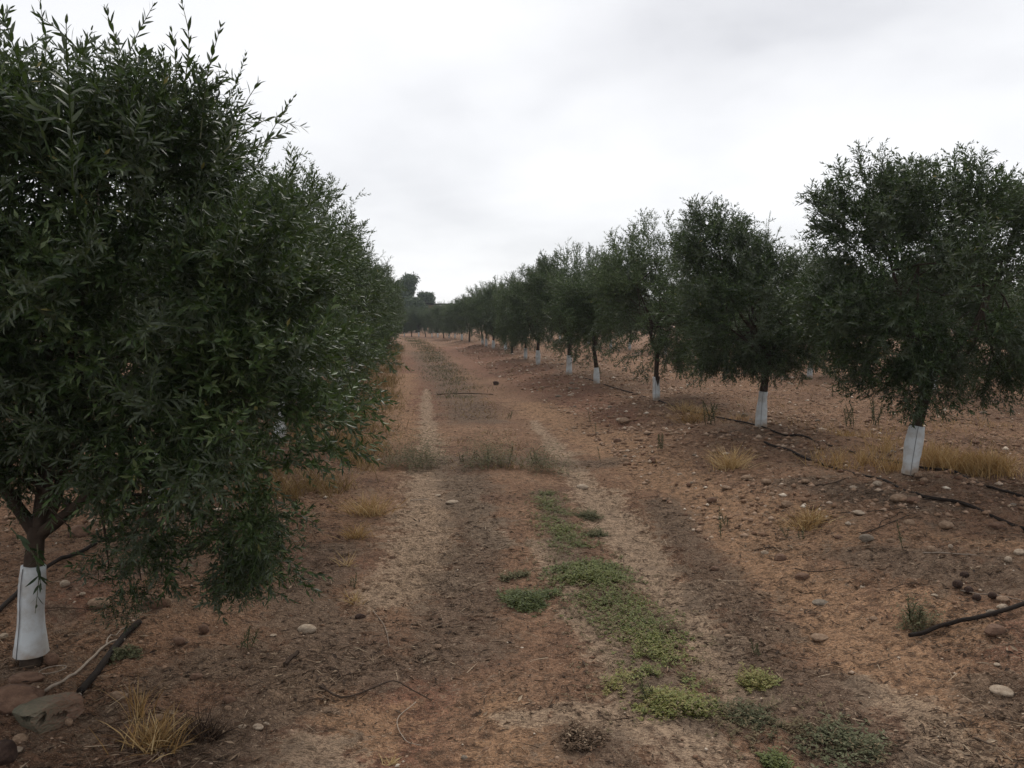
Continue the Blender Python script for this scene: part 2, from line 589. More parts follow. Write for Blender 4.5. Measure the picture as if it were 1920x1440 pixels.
def make_ground():
    ys = [-30, -12, -4, 0, 1.0, 1.6]
    y = 2.1
    while y < 2500:
        ys.append(y)
        y += 0.03 if y < 6 else (0.0055 * y if y < 20 else (0.014 * y if y < 200 else 0.1 * y))
    xs = list(np.arange(-4.2, 6.0, 0.038))
    e, s = xs[-1], 0.04
    while e < 2500:
        s *= 1.07 if e < 40 else 1.25
        e += s
        xs.append(e)
    e, s = xs[0], 0.04
    while e > -2500:
        s *= 1.07 if e > -40 else 1.25
        e -= s
        xs.insert(0, e)
    X, Y = np.meshgrid(np.array(xs), np.array(ys))
    far = 1 - sstep(60, 200, np.hypot(X, Y))
    Z = H(X, Y) * far + 0.2 * (1 - far) * 0
    # tyre lugs and clods in the damp track, raked crumbs beside it
    u = X - xc(Y)
    tr = np.maximum.reduce([polyd(X.ravel(), Y.ravel(), p_, h_) for p_, h_ in TREAD]).reshape(X.shape)
    Z = Z + .019 * tr * np.sin(Y * 82 + 5 * fbm(X, Y, 3, 2, 91) + 9 * np.abs(((X - xc(Y)) * 2.2) % 1 - .5)) * (.4 + vnoise(X, Y, 4, 92))
    mb = MB()
    ny, nx = X.shape
    i = (np.arange(ny - 1)[:, None] * nx + np.arange(nx - 1)[None]).ravel()
    mb.add(np.stack([X, Y, Z], -1).reshape(-1, 3), None, np.stack([i, i + 1, i + nx + 1, i + nx], -1))
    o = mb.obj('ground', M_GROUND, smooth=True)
    tag(o, kind='structure')
    xf, yf = X.ravel(), Y.ravel()
    for name, lst in (('m_pale', PALE), ('m_ochre', OCHRE), ('m_red', RED), ('m_dark', DARK)):
        mk = np.zeros_like(xf)
        for pts, hw in lst:
            mk = np.maximum(mk, polyd(xf, yf, pts, hw))
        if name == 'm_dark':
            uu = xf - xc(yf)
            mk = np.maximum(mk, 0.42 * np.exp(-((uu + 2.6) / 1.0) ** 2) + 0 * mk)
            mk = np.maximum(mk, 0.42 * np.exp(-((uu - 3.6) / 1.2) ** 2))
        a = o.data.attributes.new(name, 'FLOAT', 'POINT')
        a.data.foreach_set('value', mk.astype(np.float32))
    return o


make_ground()


# ------------------------------------------------------------------ olive foliage
def leaves(mb, base, L, N, length, width, tint, bend=0.12):
    """olive leaves: folded, curved blades; base, L (direction), N (upper side) arrays"""
    n = len(base)
    L, N = norm(L), norm(N - L * (N * L).sum(-1, keepdims=True))
    W = np.cross(L, N)
    T = np.array([0, .33, .33, .72, .72, 1.0])
    S = np.array([0, .5, -.5, .38, -.38, 0])
    B = np.array([0, .02, .02, -.35, -.35, -1.0])
    v = base[:, None] + L[:, None] * (T[None] * length[:, None])[..., None] + W[:, None] * (S[None] * width[:, None])[..., None] \
        + N[:, None] * (B[None] * (bend * length)[:, None])[..., None]
    i = np.arange(n)[:, None] * 6
    mb.add(v, np.concatenate([i + [0, 2, 1], i + [3, 4, 5]]), i + [1, 2, 4, 3], np.repeat(tint, 6))


def leaves_lite(mb, base, L, N, length, width, tint):
    n = len(base)
    L, N = norm(L), norm(N - L * (N * L).sum(-1, keepdims=True))
    W = np.cross(L, N)
    T = np.array([0, .45, 1.0, .45])
    S = np.array([0, .5, 0, -.5])
    B = np.array([0, 0.0, -.12, 0])
    v = base[:, None] + L[:, None] * (T[None] * length[:, None])[..., None] + W[:, None] * (S[None] * width[:, None])[..., None] + N[:, None] * (B[None] * length[:, None])[..., None]
    mb.add(v, None, np.arange(n)[:, None] * 4 + [0, 1, 2, 3], np.repeat(tint, 4))


def shoot_leaf_frames(pts, spacing, r, l0=0.046, skip=0.12):
    """leaf pairs along a stem: base, L, N, length, width"""
    seg = np.linalg.norm(np.diff(pts, axis=0), axis=1)
    cum = np.concatenate([[0], np.cumsum(seg)])
    tot = cum[-1]
    s = np.arange(tot * skip, tot, spacing)
    s = s + r.normal(0, spacing * .12, len(s))
    s = np.clip(s, 0, tot)
    P = np.stack([np.interp(s, cum, pts[:, k]) for k in range(3)], -1)
    D = norm(np.stack([np.interp(s, cum, np.gradient(pts[:, k], cum)) for k in range(3)], -1))
    ref = norm(r.normal(size=3))
    A = norm(np.cross(D, ref))
    B = np.cross(D, A)
    ang = (np.arange(len(s)) % 2) * (math.pi / 2) + r.normal(0, .3, len(s))
    base, Ls, Ns, ln = [], [], [], []
    for sg in (0, math.pi):
        a = ang + sg + r.normal(0, .15, len(s))
        R = A * np.cos(a)[:, None] + B * np.sin(a)[:, None]
        th = np.radians(r.uniform(28, 62, len(s)))
        th = th * (1 - 0.45 * (s / tot) ** 2)
        Ls.append(D * np.cos(th)[:, None] + R * np.sin(th)[:, None])
        Ns.append(D * np.sin(th)[:, None] - R * np.cos(th)[:, None] + r.normal(0, .25, (len(s), 3)))
        base.append(P)
        ln.append(l0 * r.uniform(.75, 1.2, len(s)) * (1 - .5 * np.clip((s / tot - .75) / .25, 0, 1)))
    base, Ls, Ns, ln = map(np.concatenate, (base, Ls, Ns, ln))
    keep = r.random(len(base)) > 0.07
    return base[keep], Ls[keep], Ns[keep], ln[keep], ln[keep] * r.uniform(.18, .26, keep.sum())


def bent_stem(r, start, d, length, n, droop=0.0, wander=0.12):
    p = [np.array(start, float)]
    d = norm(np.array(d, float))
    for k in range(n):
        d = norm(d + r.normal(0, wander, 3) + np.array([0, 0, -droop]))
        p.append(p[-1] + d * length / n)
    return np.array(p)


def ribbon(mb, pts, rad, tint):
    d = norm(np.gradient(pts, axis=0))
    x = norm(np.cross(d, [.4, .9, .1])) * np.asarray(rad)[:, None]
    n = len(pts)
    v = np.stack([pts - x, pts + x], 1).reshape(-1, 3)
    i = np.arange(n - 1)[:, None] * 2
    mb.add(v, None, i + [0, 1, 3, 2], tint)


def make_cluster(seed, lite=False, leader=False):
    r = np.random.default_rng(seed)
    mb = MB()
    Lf = leaves_lite if lite else leaves
    L = r.uniform(.34, .44) if not leader else r.uniform(.5, .7)
    main = bent_stem(r, (0, 0, 0), (0, 0, 1), L, 5, 0, .09 if not leader else .05)
    if lite:
        ribbon(mb, main, np.linspace(.0035, .0012, len(main)), .3)
    else:
        tube(mb, main, np.linspace(.0032, .0011, len(main)), 3, 0.3)
    stems = [(main, .35 if not leader else .1)]
    k = (9 if not leader else 3)
    for j in range(k):
        f = (j + .6) / k * .85
        i0 = f * (len(main) - 1)
        p = main[int(i0)] + (main[min(int(i0) + 1, len(main) - 1)] - main[int(i0)]) * (i0 % 1)
        a = j * 2.4 + r.normal(0, .3)
        th = r.uniform(.5, 1.05)
        d = (math.cos(a) * math.sin(th), math.sin(a) * math.sin(th), math.cos(th))
        s = bent_stem(r, p, d, r.uniform(.10, .22), 2 if lite else 3, 0, .12)
        ribbon(mb, s, np.linspace(.0018, .0009, len(s)), .6)
        stems.append((s, .08))
    for s, sk in stems:
        b, Ls, Ns, ln, wd = shoot_leaf_frames(s, .0195 if not lite else .027, r, skip=sk)
        if lite:
            ln = ln * 1.1
            wd = wd * 1.6
        Lf(mb, b, Ls, Ns, ln, wd, 1 + r.random(len(b)) * 0 + 0)       # tint 1 marks leaves, refined when placed
    v, t, q, a = mb.arrays()
    nstem = sum(len(x) for x, m in zip(mb.v, mb.a) if m[0] < 1)
    return dict(v=v, t=t, q=q, ns=nstem, lv=4 if lite else 6)


CL_HI = [make_cluster(100 + i) for i in range(7)]
CL_LO = [make_cluster(200 + i, lite=True) for i in range(6)]
LEAD_HI = [make_cluster(300 + i, leader=True) for i in range(5)]
LEAD_LO = [make_cluster(400 + i, lite=True, leader=True) for i in range(4)]


def frames(d, r):
    d = norm(d)
    ref = norm(r.normal(size=d.shape))
    x = norm(np.cross(d, ref))
    return np.stack([x, np.cross(d, x), d], -1)          # columns


def place_clusters(mb, temps, pos, dirs, scale, r, tone):
    R = frames(dirs, r)
    pick = r.integers(0, len(temps), len(pos))
    for k, T in enumerate(temps):
        idx = np.nonzero(pick == k)[0]
        if not len(idx):
            continue
        for i in idx:
            v = T['v'] * scale[i]
            # bend the whole spray a little under its weight
            v = v @ R[i].T
            hd = np.linalg.norm(v, axis=1)
            v = v + pos[i]
            v[:, 2] -= 0.12 * hd ** 2
            nl = (len(v) - T['ns']) // T['lv']
            tint = np.empty(len(v))
            tint[:T['ns']] = 0.75 + .2 * r.random()
            lt = np.clip(r.normal(tone[i], .27, nl), 0, .97)
            lt[r.random(nl) < .004] = 1.0
            tint[T['ns']:] = np.repeat(lt, T['lv'])
            mb.add(v, T['t'], T['q'], tint)


def field3(p, seed, f=6.0):
    r = np.random.default_rng(seed)
    s = 0
    for _ in range(7):
        k = r.normal(size=3) * f
        s = s + np.sin(p @ k + r.random() * 6.28)
    return s


def crown_points(blobs, n, seed, gap=0.25):
    """cluster bases inside the union of lobes; blobs rows: x y z rx ry rz"""
    r = np.random.default_rng(seed)
    b = np.array(blobs, float)
    wgt = b[:, 3] * b[:, 4] * b[:, 5]
    wgt = wgt ** .62
    c = b[:, :3].T @ wgt / wgt.sum()
    pos, dirs, out, sc = [], [], [], []
    while sum(map(len, pos)) < n:
        m = n
        k = r.choice(len(b), m, p=wgt / wgt.sum())
        d = norm(r.normal(size=(m, 3)))
        rad = r.random(m) ** .42
        shrink = np.maximum(b[k, 3:6] - .17, b[k, 3:6] * .35)
        p = b[k, :3] + d * rad[:, None] * shrink
        f = field3(p, seed, 4.5)
        keep = f > np.quantile(f, gap)
        p, d, rad, k = p[keep], d[keep], rad[keep], k[keep]
        o1 = norm(p - c)
        dd = d * .8 + o1 * .5 + r.normal(0, .42, p.shape)
        zr = (p[:, 2] - c[2])
        dd[:, 2] += np.where(zr > 0, 1.0, np.where(zr < -.5, .12, .45))
        pos.append(p)
        dirs.append(norm(dd))
        out.append(rad)
        sc.append(np.clip(b[k, 3:6].min(1) / .36, .45, 1) * np.where(zr < -.5, .85, 1))
    return np.concatenate(pos)[:n], np.concatenate(dirs)[:n], np.concatenate(out)[:n], np.concatenate(sc)[:n]


def foliage_mesh(blobs, n, nlead, seed, lite=False, gap=0.25, tone=.42, hi_share=.3, lead=1.15):
    r = np.random.default_rng(seed + 1)
    mb = MB()
    pos, dirs, out, sc = crown_points(blobs, n, seed, gap)
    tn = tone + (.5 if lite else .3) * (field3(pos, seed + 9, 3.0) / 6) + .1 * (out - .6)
    sz = r.uniform(.85, 1.2, n) * sc
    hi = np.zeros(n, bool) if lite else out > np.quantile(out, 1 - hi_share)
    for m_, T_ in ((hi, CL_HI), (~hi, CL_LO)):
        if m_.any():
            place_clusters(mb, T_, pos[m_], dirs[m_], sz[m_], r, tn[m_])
    b = np.array(blobs, float)
    if nlead:
        k = r.choice(len(b), nlead, p=b[:, 3] / b[:, 3].sum())
        d = norm(r.normal(size=(nlead, 3)) * [1, 1, .5] + [0, 0, .9])
        p = b[k, :3] + d * np.maximum(b[k, 3:6] - .16, b[k, 3:6] * .6)
        # keep only those on the crown's real outside
        ok = np.ones(nlead, bool)
        for row in b:
            ok &= (((p - row[:3]) / (row[3:6] * .8)) ** 2).sum(1) > 1
        p, d = p[ok], d[ok]
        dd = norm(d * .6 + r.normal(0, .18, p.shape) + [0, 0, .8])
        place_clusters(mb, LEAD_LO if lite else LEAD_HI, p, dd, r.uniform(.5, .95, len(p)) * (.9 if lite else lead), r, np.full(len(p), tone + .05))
    return mb.mesh('foliage', M_LEAF)


def tree_wood(root, blobs, seed, trunk_h, lean=(0, 0), r0=.062, nlimb=4, fork=None, wrap=(0.03, 0.50), bare=False):
    """trunk, limbs, fine branches, white guard"""
    r = np.random.default_rng(seed + 50)
    b = np.array(blobs, float)
    top = np.array([lean[0], lean[1], trunk_h])
    tp = curve([(0, 0, -.08), (lean[0] * .35 + r.normal(0, .01), lean[1] * .35, trunk_h * .45), top], 12)
    mb = MB()
    zz = np.linspace(0, 1, 12)
    tube(mb, tp, r0 * (1.08 - .25 * zz + .10 * np.exp(-zz * 9)), 12, .45, .07, seed=seed)
    mb.obj('trunk', M_BARK, root, True)
    if not bare:
        z0, z1 = wrap
        def cen(z):
            return np.array([np.interp(z, tp[:, 2], tp[:, 0]), np.interp(z, tp[:, 2], tp[:, 1]), z])
        zs = np.linspace(z0, z1, 15)
        c = np.array([cen(z) for z in zs])
        rad = r0 * 1.12 + .007 + .006 * np.clip(1 - zs * 2.2, 0, 1) + .004 * np.sin(zs * 17 + seed) + .008 * np.sin(zs * 6 + seed * 2)
        pts = np.concatenate([c, c[::-1][:4] - [0, 0, .001]])
        rr = np.concatenate([rad, rad[::-1][:4] - .004])
        mb = MB()
        tube(mb, pts, rr, 20, .5, .035, seed=seed + 3)
        g = mb.obj('trunk_guard', M_WRAP, root, True)
        mb = MB()
        sx = c + np.stack([-np.full(15, .35) * rad, -.945 * rad - .004, 0 * rad], -1)
        tube(mb, sx, .0022, 4, .2)
        mb.obj('seam', M_SEAM, g)
    fine = MB()
    order = np.argsort(-b[:, 3] * b[:, 5])[:nlimb]
    for j, k in enumerate(order):
        tgt = b[k, :3] + [0, 0, b[k, 5] * .35]
        mid = top * .5 + tgt * .5 + [r.normal(0, .06), r.normal(0, .06), -.12 + .1 * r.random()]
        st = top - [0, 0, .05]
        lp = curve([st, st + (mid - st) * .45 + r.normal(0, .03, 3), mid, tgt], 14)
        mb = MB()
        rr = np.linspace(r0 * .72, r0 * .14, 14)
        tube(mb, lp, rr, 8, .4, .08, seed=seed + j)
        mb.obj('limb', M_BARK, root, True)
        for _ in range(7):
            q = lp[r.integers(4, 14)]
            kk = r.integers(0, len(b))
            e = b[kk, :3] + norm(r.normal(size=3)) * b[kk, 3:6] * .65
            e = q + norm(e - q) * min(np.linalg.norm(e - q), .7)
            bp = curve([q, q * .5 + e * .5 + r.normal(0, .06, 3), e], 7)
            tube(fine, bp, np.linspace(.012, .003, 7), 5, .35)
    f = fine.obj('twigs', M_BARK, root, True)
    f['kind'] = 'stuff'


def to_local(blobs, org):
    return [[x - org[0], y - org[1], z - org[2], a, b, c] for x, y, z, a, b, c in blobs]


def pxblob(px, py, y, rx, rz, ry):
    p = at(px, py, y)
    s = y / FPX
    return [p[0], p[1], p[2], rx * s, ry, rz * s]


def build_tree(base, blobs_local, seed, label, group, n, nlead, trunk_h=.8, lean=(0, 0), r0=.062, nlimb=4, lite=False, gap=.25, wrap=(.03, .5), bare=False, tone=.42, lead=1.15):
    root = empty('olive_tree', base)
    tag(root, label, 'olive tree', group)
    tree_wood(root, blobs_local, seed, trunk_h, lean, r0, nlimb, wrap=wrap, bare=bare)
    me = foliage_mesh(blobs_local, n, nlead, seed, lite, gap, tone, lead=lead)
    f = bpy.data.objects.new('foliage', me)
    COL.objects.link(f)
    f.parent = root
    f['kind'] = 'stuff'
    return root


GR = 'olive trees of the row right of the track'
GL = 'olive trees of the row left of the track'

# nearest tree on the left
b0 = gp(58, 1248)
y0 = b0[1]
L1B = [pxblob(190, 520, y0 + .15, 350, 330, 1.0), pxblob(110, 325, y0 + .1, 230, 150, .8), pxblob(-90, 290, y0 + .2, 160, 150, .7), pxblob(300, 315, y0, 130, 135, .55),
       pxblob(-190, 480, y0 + .1, 330, 380, 1.0), pxblob(460, 820, y0, 190, 240, .65), pxblob(385, 1010, y0 - .1, 125, 125, .4),
       pxblob(15, 770, y0, 120, 120, .6), pxblob(225, 1100, y0 - .15, 60, 70, .15), pxblob(420, 930, y0 - .1, 130, 150, .5), pxblob(30, 620, y0 + .2, 200, 160, .8), pxblob(470, 560, y0, 130, 190, .6),
       pxblob(290, 800, y0 + .1, 180, 140, .65), pxblob(480, 960, y0 - .1, 120, 130, .5), pxblob(320, 990, y0 - .05, 130, 110, .45), pxblob(430, 1040, y0 - .15, 100, 75, .35), pxblob(80, 850, y0 + .2, 120, 80, .5)]
build_tree(b0, to_local(L1B, b0), 1, 'nearest olive tree, its huge dark crown hanging over the left side of the track', GL,
           1300, 330, trunk_h=.66, lean=(.03, .05), r0=.047, nlimb=5, wrap=(.055, .475), gap=.2, lead=1.55)

b1 = gp(293, 956)
y1 = b1[1]
L2B = [pxblob(420, 600, y1, 230, 250, 1.1), pxblob(535, 530, y1, 120, 165, .8), pxblob(530, 415, y1 + .2, 85, 85, .5), pxblob(600, 680, y1, 110, 110, .6),
       pxblob(300, 480, y1 + .3, 200, 180, .9), pxblob(600, 800, y1, 70, 60, .3), pxblob(430, 800, y1, 120, 80, .6)]
build_tree(b1, to_local(L2B, b1), 2, 'second olive tree left of the track, its lighter green crown pressed behind the nearest one', GL,
           560, 60, trunk_h=.8, lean=(.12, 0), gap=.15, tone=.7)

c0 = gp(1703, 889)
y2 = c0[1]
T1B = [pxblob(1720, 560, y2, 185, 170, 1.0), pxblob(1640, 420, y2, 105, 110, .6), pxblob(1790, 420, y2 + .1, 105, 90, .6), pxblob(1610, 610, y2, 105, 100, .6),
       pxblob(1845, 600, y2, 115, 120, .6), pxblob(1900, 470, y2 + .4, 110, 130, .7), pxblob(1880, 690, y2 - .1, 70, 65, .35), pxblob(1700, 700, y2 - .1, 130, 70, .5)]
build_tree(c0, to_local(T1B, c0), 3, 'nearest olive tree right of the track, dark round crown with sky showing through its middle', GR,
           800, 90, trunk_h=.95, lean=(.17, 0), r0=.054, gap=.27, wrap=(.0, .46))

c1 = gp(1426, 802)
y3 = c1[1]
T2B = [pxblob(1400, 580, y3, 150, 130, 1.1), pxblob(1340, 470, y3, 75, 80, .6), pxblob(1470, 640, y3, 100, 70, .7),
       pxblob(1350, 630, y3, 90, 80, .6), pxblob(1420, 655, y3, 110, 45, .6), pxblob(1400, 520, y3 + .2, 60, 60, .6)]
build_tree(c1, to_local(T2B, c1), 4, 'second olive tree right of the track, leaning trunk in a crumpled white guard', GR,
           720, 70, trunk_h=.98, lean=(.09, 0), r0=.055, gap=.2, wrap=(.0, .5), tone=.45)

# prototypes for the rest of the orchard (kept as real trees: the first standing of each is the prototype itself)
def lobes(seed, h=3.55, rad=1.28, low=.7):
    r = np.random.default_rng(seed)
    z = (h + low) / 2 - .18
    out_ = [[r.normal(0, .08), r.normal(0, .08), z, rad, rad, (h - low) * .46]]
    for k in range(6):
        a = k * 1.05 + r.random() * .6
        rr = rad * r.uniform(.35, .6)
        out_.append([math.cos(a) * rr, math.sin(a) * rr, z + r.uniform(-.75, .6), rad * r.uniform(.42, .6), rad * r.uniform(.42, .6), rad * r.uniform(.4, .6)])
    return out_


protos = []


def proto(seed, low=.7, tone=.45, n=600):
    if len(protos) <= seed % 10:
        pass
    return build_tree((0, 0, 0), lobes(seed, low=low), seed, 'x', 'x', n, 90, trunk_h=.85, lean=((seed % 3 - 1) * .09, 0), r0=[.06, .045, .055, .05][seed % 4], nlimb=4, lite=True, gap=.14, tone=tone, wrap=(.0, [.5, .42, .46, .38][seed % 4]))


PR = [proto(20, .5, .58), proto(25, .45, .68), proto(22, .55, .52), proto(23, .35, .66)]
used = [False] * 4
bare_trees = {10}


def stand(k, x, y, rz, s, label, group, sz=None, noguard=False):
    if used[k]:
        o = copy_tree(PR[k])
    else:
        o, used[k] = PR[k], True
    o.location = (float(x), float(y), float(H(x, y)) - .01)
    o.rotation_euler = (0, 0, rz)
    o.scale = (s, s, (sz or s))
    if noguard:
        for c in list(o.children):
            if c.name.startswith('trunk_guard'):
                for g in list(c.children):
                    bpy.data.objects.remove(g)
                bpy.data.objects.remove(c)
    tag(o, label, 'olive tree', group)
    return o


ORD = ['first', 'second', 'third', 'fourth', 'fifth', 'sixth', 'seventh', 'eighth', 'ninth', 'tenth', 'eleventh', 'twelfth', 'thirteenth', 'fourteenth', 'fifteenth',
       'sixteenth', 'seventeenth', 'eighteenth', 'nineteenth', 'twentieth', 'twenty-first', 'twenty-second', 'twenty-third', 'twenty-fourth', 'twenty-fifth']
row = [(1231, 750, 1.0), (1119, 720, .98), (1067, 702, 1.04), (1009, 684, 1.0), (985, 674, .95), (960, 664, 1.05), (948, 657, 1.05), (925, 654, 1.0), (912, 650, 1.0), (905, 646, 1.05), (880, 641, 1.0), (866, 638, 1.0),
       (853, 635, .95), (842, 634, .9), (832, 633.5, .9), (821, 633, .88), (810, 632.5, .9), (798, 632, .85), (785, 631.5, .85), (772, 631, .9), (758, 630.5, .9)]
for i, (px, py, s) in enumerate(row):
    p = gp(px, py)
    lab = f'{ORD[i + 2]} olive tree of the long row beside the track on the right'
    if i == 0:
        lab = 'third olive tree right of the track, white guard torn open at its top'
    stand([1, 3, 0, 2][i % 4], p[0], p[1], (i * 2.4) % 6.28, s * random.uniform(.96, 1.06), lab, GR, s * random.uniform(.95, 1.1), noguard=i in (5, 10, 14, 17, 19))

# second and third rows on the right, seen between and under the first row
for rI, off in ((2, 5.6), (3, 11.5), (4, 17.5)):
    j = 0
    for i, y in enumerate(np.arange(12.5 if rI == 2 else 15, 66 if rI == 2 else 48, 4.4 if rI == 2 else 5.2)):
        x = float(xc(y)) + 3.9 + off + random.uniform(-.25, .25)
        if x / y * FPX + 960 > 2120:
            continue
        stand([3, 1, 0, 3][(i + rI) % 4], x, y + random.uniform(-.4, .4), random.random() * 6.28, random.uniform(.98, 1.12),
              f'{ORD[j]} olive tree in the {ORD[rI - 1]} row right of the track, nearest first', f'olive trees of the {ORD[rI - 1]} row right of the track')
        j += 1

# the rest of the left row and the rows behind it
ys = [10.4, 14.3, 18.4, 22.3, 26.5, 31, 35.5, 40, 45, 50, 56, 62]
for i, y in enumerate(ys):
    x = float(xc(y)) - 3.15 + (.18 if i < 3 else .1)
    stand([0, 3, 1, 2][i % 4], x, y, random.random() * 6.28, random.uniform(1.07, 1.14), f'{ORD[i + 2]} olive tree from the camera in the row left of the track', GL)
j = 0
for rI, off in ((2, 5.2), (3, 10.5)):
    j = 0
    for i, y in enumerate(np.arange(9, 40, 4.6)):
        x = float(xc(y)) - 3.2 - off
        if x / y * FPX + 960 < -250:
            continue
        stand([2, 0, 3, 1][i % 4], x, y, random.random() * 6.28, random.uniform(.95, 1.05),
              f'{ORD[j]} olive tree in the {ORD[rI - 1]} row left of the track, nearest first', f'olive trees of the {ORD[rI - 1]} row left of the track')
        j += 1

# ------------------------------------------------------------------ shoots of the nearest tree, each leaf a piece
L1 = [o for o in bpy.data.objects if o.type == 'EMPTY' and o.get('label', '').startswith('nearest olive tree, its huge')][0]
lm = MB()
tt = np.linspace(0, 1, 7)
ww = np.array([.06, .62, .95, 1, .8, .45, 0.02]) * .5
vv, qq = [], []
for i, t_ in enumerate(tt):
    z = -.10 * t_ * t_
    vv += [(ww[i] * .235, t_, z + .03 * ww[i]), (0, t_, z), (-ww[i] * .235, t_, z + .03 * ww[i])]
for i in range(6):
    a = i * 3
    qq += [(a, a + 1, a + 4, a + 3), (a + 1, a + 2, a + 5, a + 4)]
LEAF_ME = []
for tn in (.2, .45, .7):
    lm = MB()
    lm.add(np.array(vv), None, qq, tn)
    LEAF_ME.append(lm.mesh('leaf', M_LEAF, True))


def shoot(tree, ctrl, spacing=.027, l0=.060, seed=0, skip=.25, r0=.0032):
    r = np.random.default_rng(seed + 900)
    org = np.array(tree.location)
    pts = curve(np.array(ctrl) - org, 12)
    mb = MB()
    tube(mb, pts, np.linspace(r0, .0012, 12), 5, .7)
    s = mb.obj('shoot', M_STEM, tree, True)
    b, Ls, Ns, ln, wd = shoot_leaf_frames(pts, spacing, r, l0, skip)
    n = 0
    for k in range(len(b)):
        L = norm(Ls[k])
        N = norm(Ns[k] - L * (Ns[k] @ L))
        W = np.cross(L, N)
        o = bpy.data.objects.new('leaf', LEAF_ME[r.integers(0, 3)])
        COL.objects.link(o)
        o.parent = s
        R = Matrix((W * ln[k], L * ln[k], N * ln[k])).transposed().to_4x4()
        R.translation = Vector([float(c) for c in b[k]])
        o.matrix_local = R
        n += 1
    return n


SH = [  # base px,py -> tip px,py, forward distance
    ((215, 190), (290, 5), 3.5), ((330, 190), (322, 60), 3.4), ((345, 170), (340, 0), 3.45), ((375, 260), (415, 45), 3.5), ((420, 270), (488, 150), 3.5),
    ((440, 300), (548, 245), 3.4), ((420, 285), (540, 212), 3.3), ((190, 150), (60, 20), 3.3), ((70, 200), (75, 5), 3.4), ((250, 160), (195, 8), 3.5),
    ((70, 1020), (66, 1150), 3.25), ((20, 990), (78, 1105), 3.2)]
nl = 0
for i, (a, b, d) in enumerate(SH):
    A, B = at(*a, d), at(*b, d + .05 * (i % 3))
    mid = (A + B) / 2 + np.array([.02 * ((i % 3) - 1), .02, .03 if a[1] > b[1] else .01])
    nl += shoot(L1, [A, mid, B], spacing=.030 if a[1] > b[1] else .042, seed=i, skip=.1)
L2 = [o for o in bpy.data.objects if o.type == 'EMPTY' and o.get('label', '').startswith('second olive tree left')][0]
for i, (a, b, d) in enumerate([((600, 420), (648, 350), 5.6), ((640, 450), (662, 405), 5.8), ((580, 390), (590, 325), 5.6), ((640, 605), (745, 585), 5.8), ((650, 700), (705, 670), 5.8), ((620, 760), (740, 790), 5.6)]):
    A, B = at(*a, d), at(*b, d)
    nl += shoot(L2, [A, (A + B) / 2 + np.array([0, 0, .02]), B], spacing=.034, seed=50 + i, skip=.1, l0=.068)


T3 = [o for o in bpy.data.objects if o.type == 'EMPTY' and o.get('label', '').startswith('third olive tree right')][0]
mb = MB()
gm = [c for c in T3.children if c.name.startswith('trunk_guard')][0].data
gz = max(v.co.z for v in gm.vertices)
rg = T3.rotation_euler.z
ring_ = [v.co for v in gm.vertices if v.co.z > gz - .01]
cx, cy = sum(v.x for v in ring_) / len(ring_), sum(v.y for v in ring_) / len(ring_)
rad_ = max(math.hypot(v.x - cx, v.y - cy) for v in ring_) + .006
vv_, qq_ = [], []
for i, zf in enumerate(np.linspace(0, 1, 6)):
    half = .75 * zf
    for a in np.linspace(-half, half, 5):
        an = -math.pi / 2 - rg + a + .25
        vv_.append((cx + rad_ * math.cos(an), cy + rad_ * math.sin(an), gz - .17 + .18 * zf))
    if i:
        for k in range(4):
            b_ = (i - 1) * 5 + k
            qq_.append((b_, b_ + 1, b_ + 6, b_ + 5))
mb.add(vv_, None, qq_, .3)
mb.obj('torn_notch', M_BARK, T3)

# ------------------------------------------------------------------ distant gum trees and a low roof
def gum(px, pytop, y, width_px, label, seed, low=640):
    r = np.random.default_rng(seed)
    base = at(px, 600 + FPX * (CAM_H) / y, y)
    base[2] = 0
    s = y / FPX
    htop = at(px, pytop, y)[2]
    W = width_px * s
    root = empty('gum_tree', base)
    tag(root, label, 'gum tree', 'gum trees far beyond the end of the track')
    mb = MB()
    tube(mb, curve([(0, 0, -.2), (.2, 0, htop * .4), (r.normal(0, .4), 0, htop * .75)], 8), np.linspace(.32, .1, 8), 7, .5)
    mb.obj('trunk', M_BARK, root, True)
    mb, lim = MB(), MB()
    for k in range(46):
        zf = r.random() ** .8
        z = htop * (.14 + .80 * zf)
        a = r.random() * 6.28
        env = W * .5 * (1 - .45 * zf) * (0.75 + .35 * math.sin(zf * 9 + seed))
        rr = env * r.uniform(.35, .95)
        c = np.array([math.cos(a) * rr, math.sin(a) * rr * .8, z])
        br = W * r.uniform(.09, .17)
        tube(lim, curve([(0, 0, z * .6), c * [.5, .5, .85], c], 5), np.linspace(.09, .03, 5), 4, .4)
        n = 330
        d = norm(r.normal(size=(n, 3)))
        p = c + d * (r.random((n, 1)) ** .4) * [br, br, br * .75]
        Ld = norm(r.normal(size=(n, 3)) + [0, 0, -.6])
        leaves_lite(mb, p, Ld, norm(r.normal(size=(n, 3)) + [0, 0, 1]), r.uniform(.22, .42, n), r.uniform(.10, .18, n), np.clip(r.normal(.45 + .15 * math.sin(k), .2, n), 0, 1))
    l_ = lim.obj('twigs', M_BARK, root)
    l_['kind'] = 'stuff'
    f = mb.obj('foliage', M_EUC, root)
    f['kind'] = 'stuff'


gum(762, 514, 112, 84, 'tallest gum tree far beyond the end of the track, ragged rounded top', 61)
gum(728, 526, 116, 90, 'broad gum tree partly hidden behind the left olive row', 62)
gum(797, 547, 118, 54, 'small gum tree with flat-topped crown right of the tallest one', 63)
gum(700, 548, 120, 80, 'low gum tree behind the left olive row', 64)
gum(748, 545, 108, 90, 'rounded gum tree in front of the tallest one, level with the end of the track', 65)
gum(782, 560, 106, 70, 'low dense gum tree between the tallest and the flat-topped one', 66)

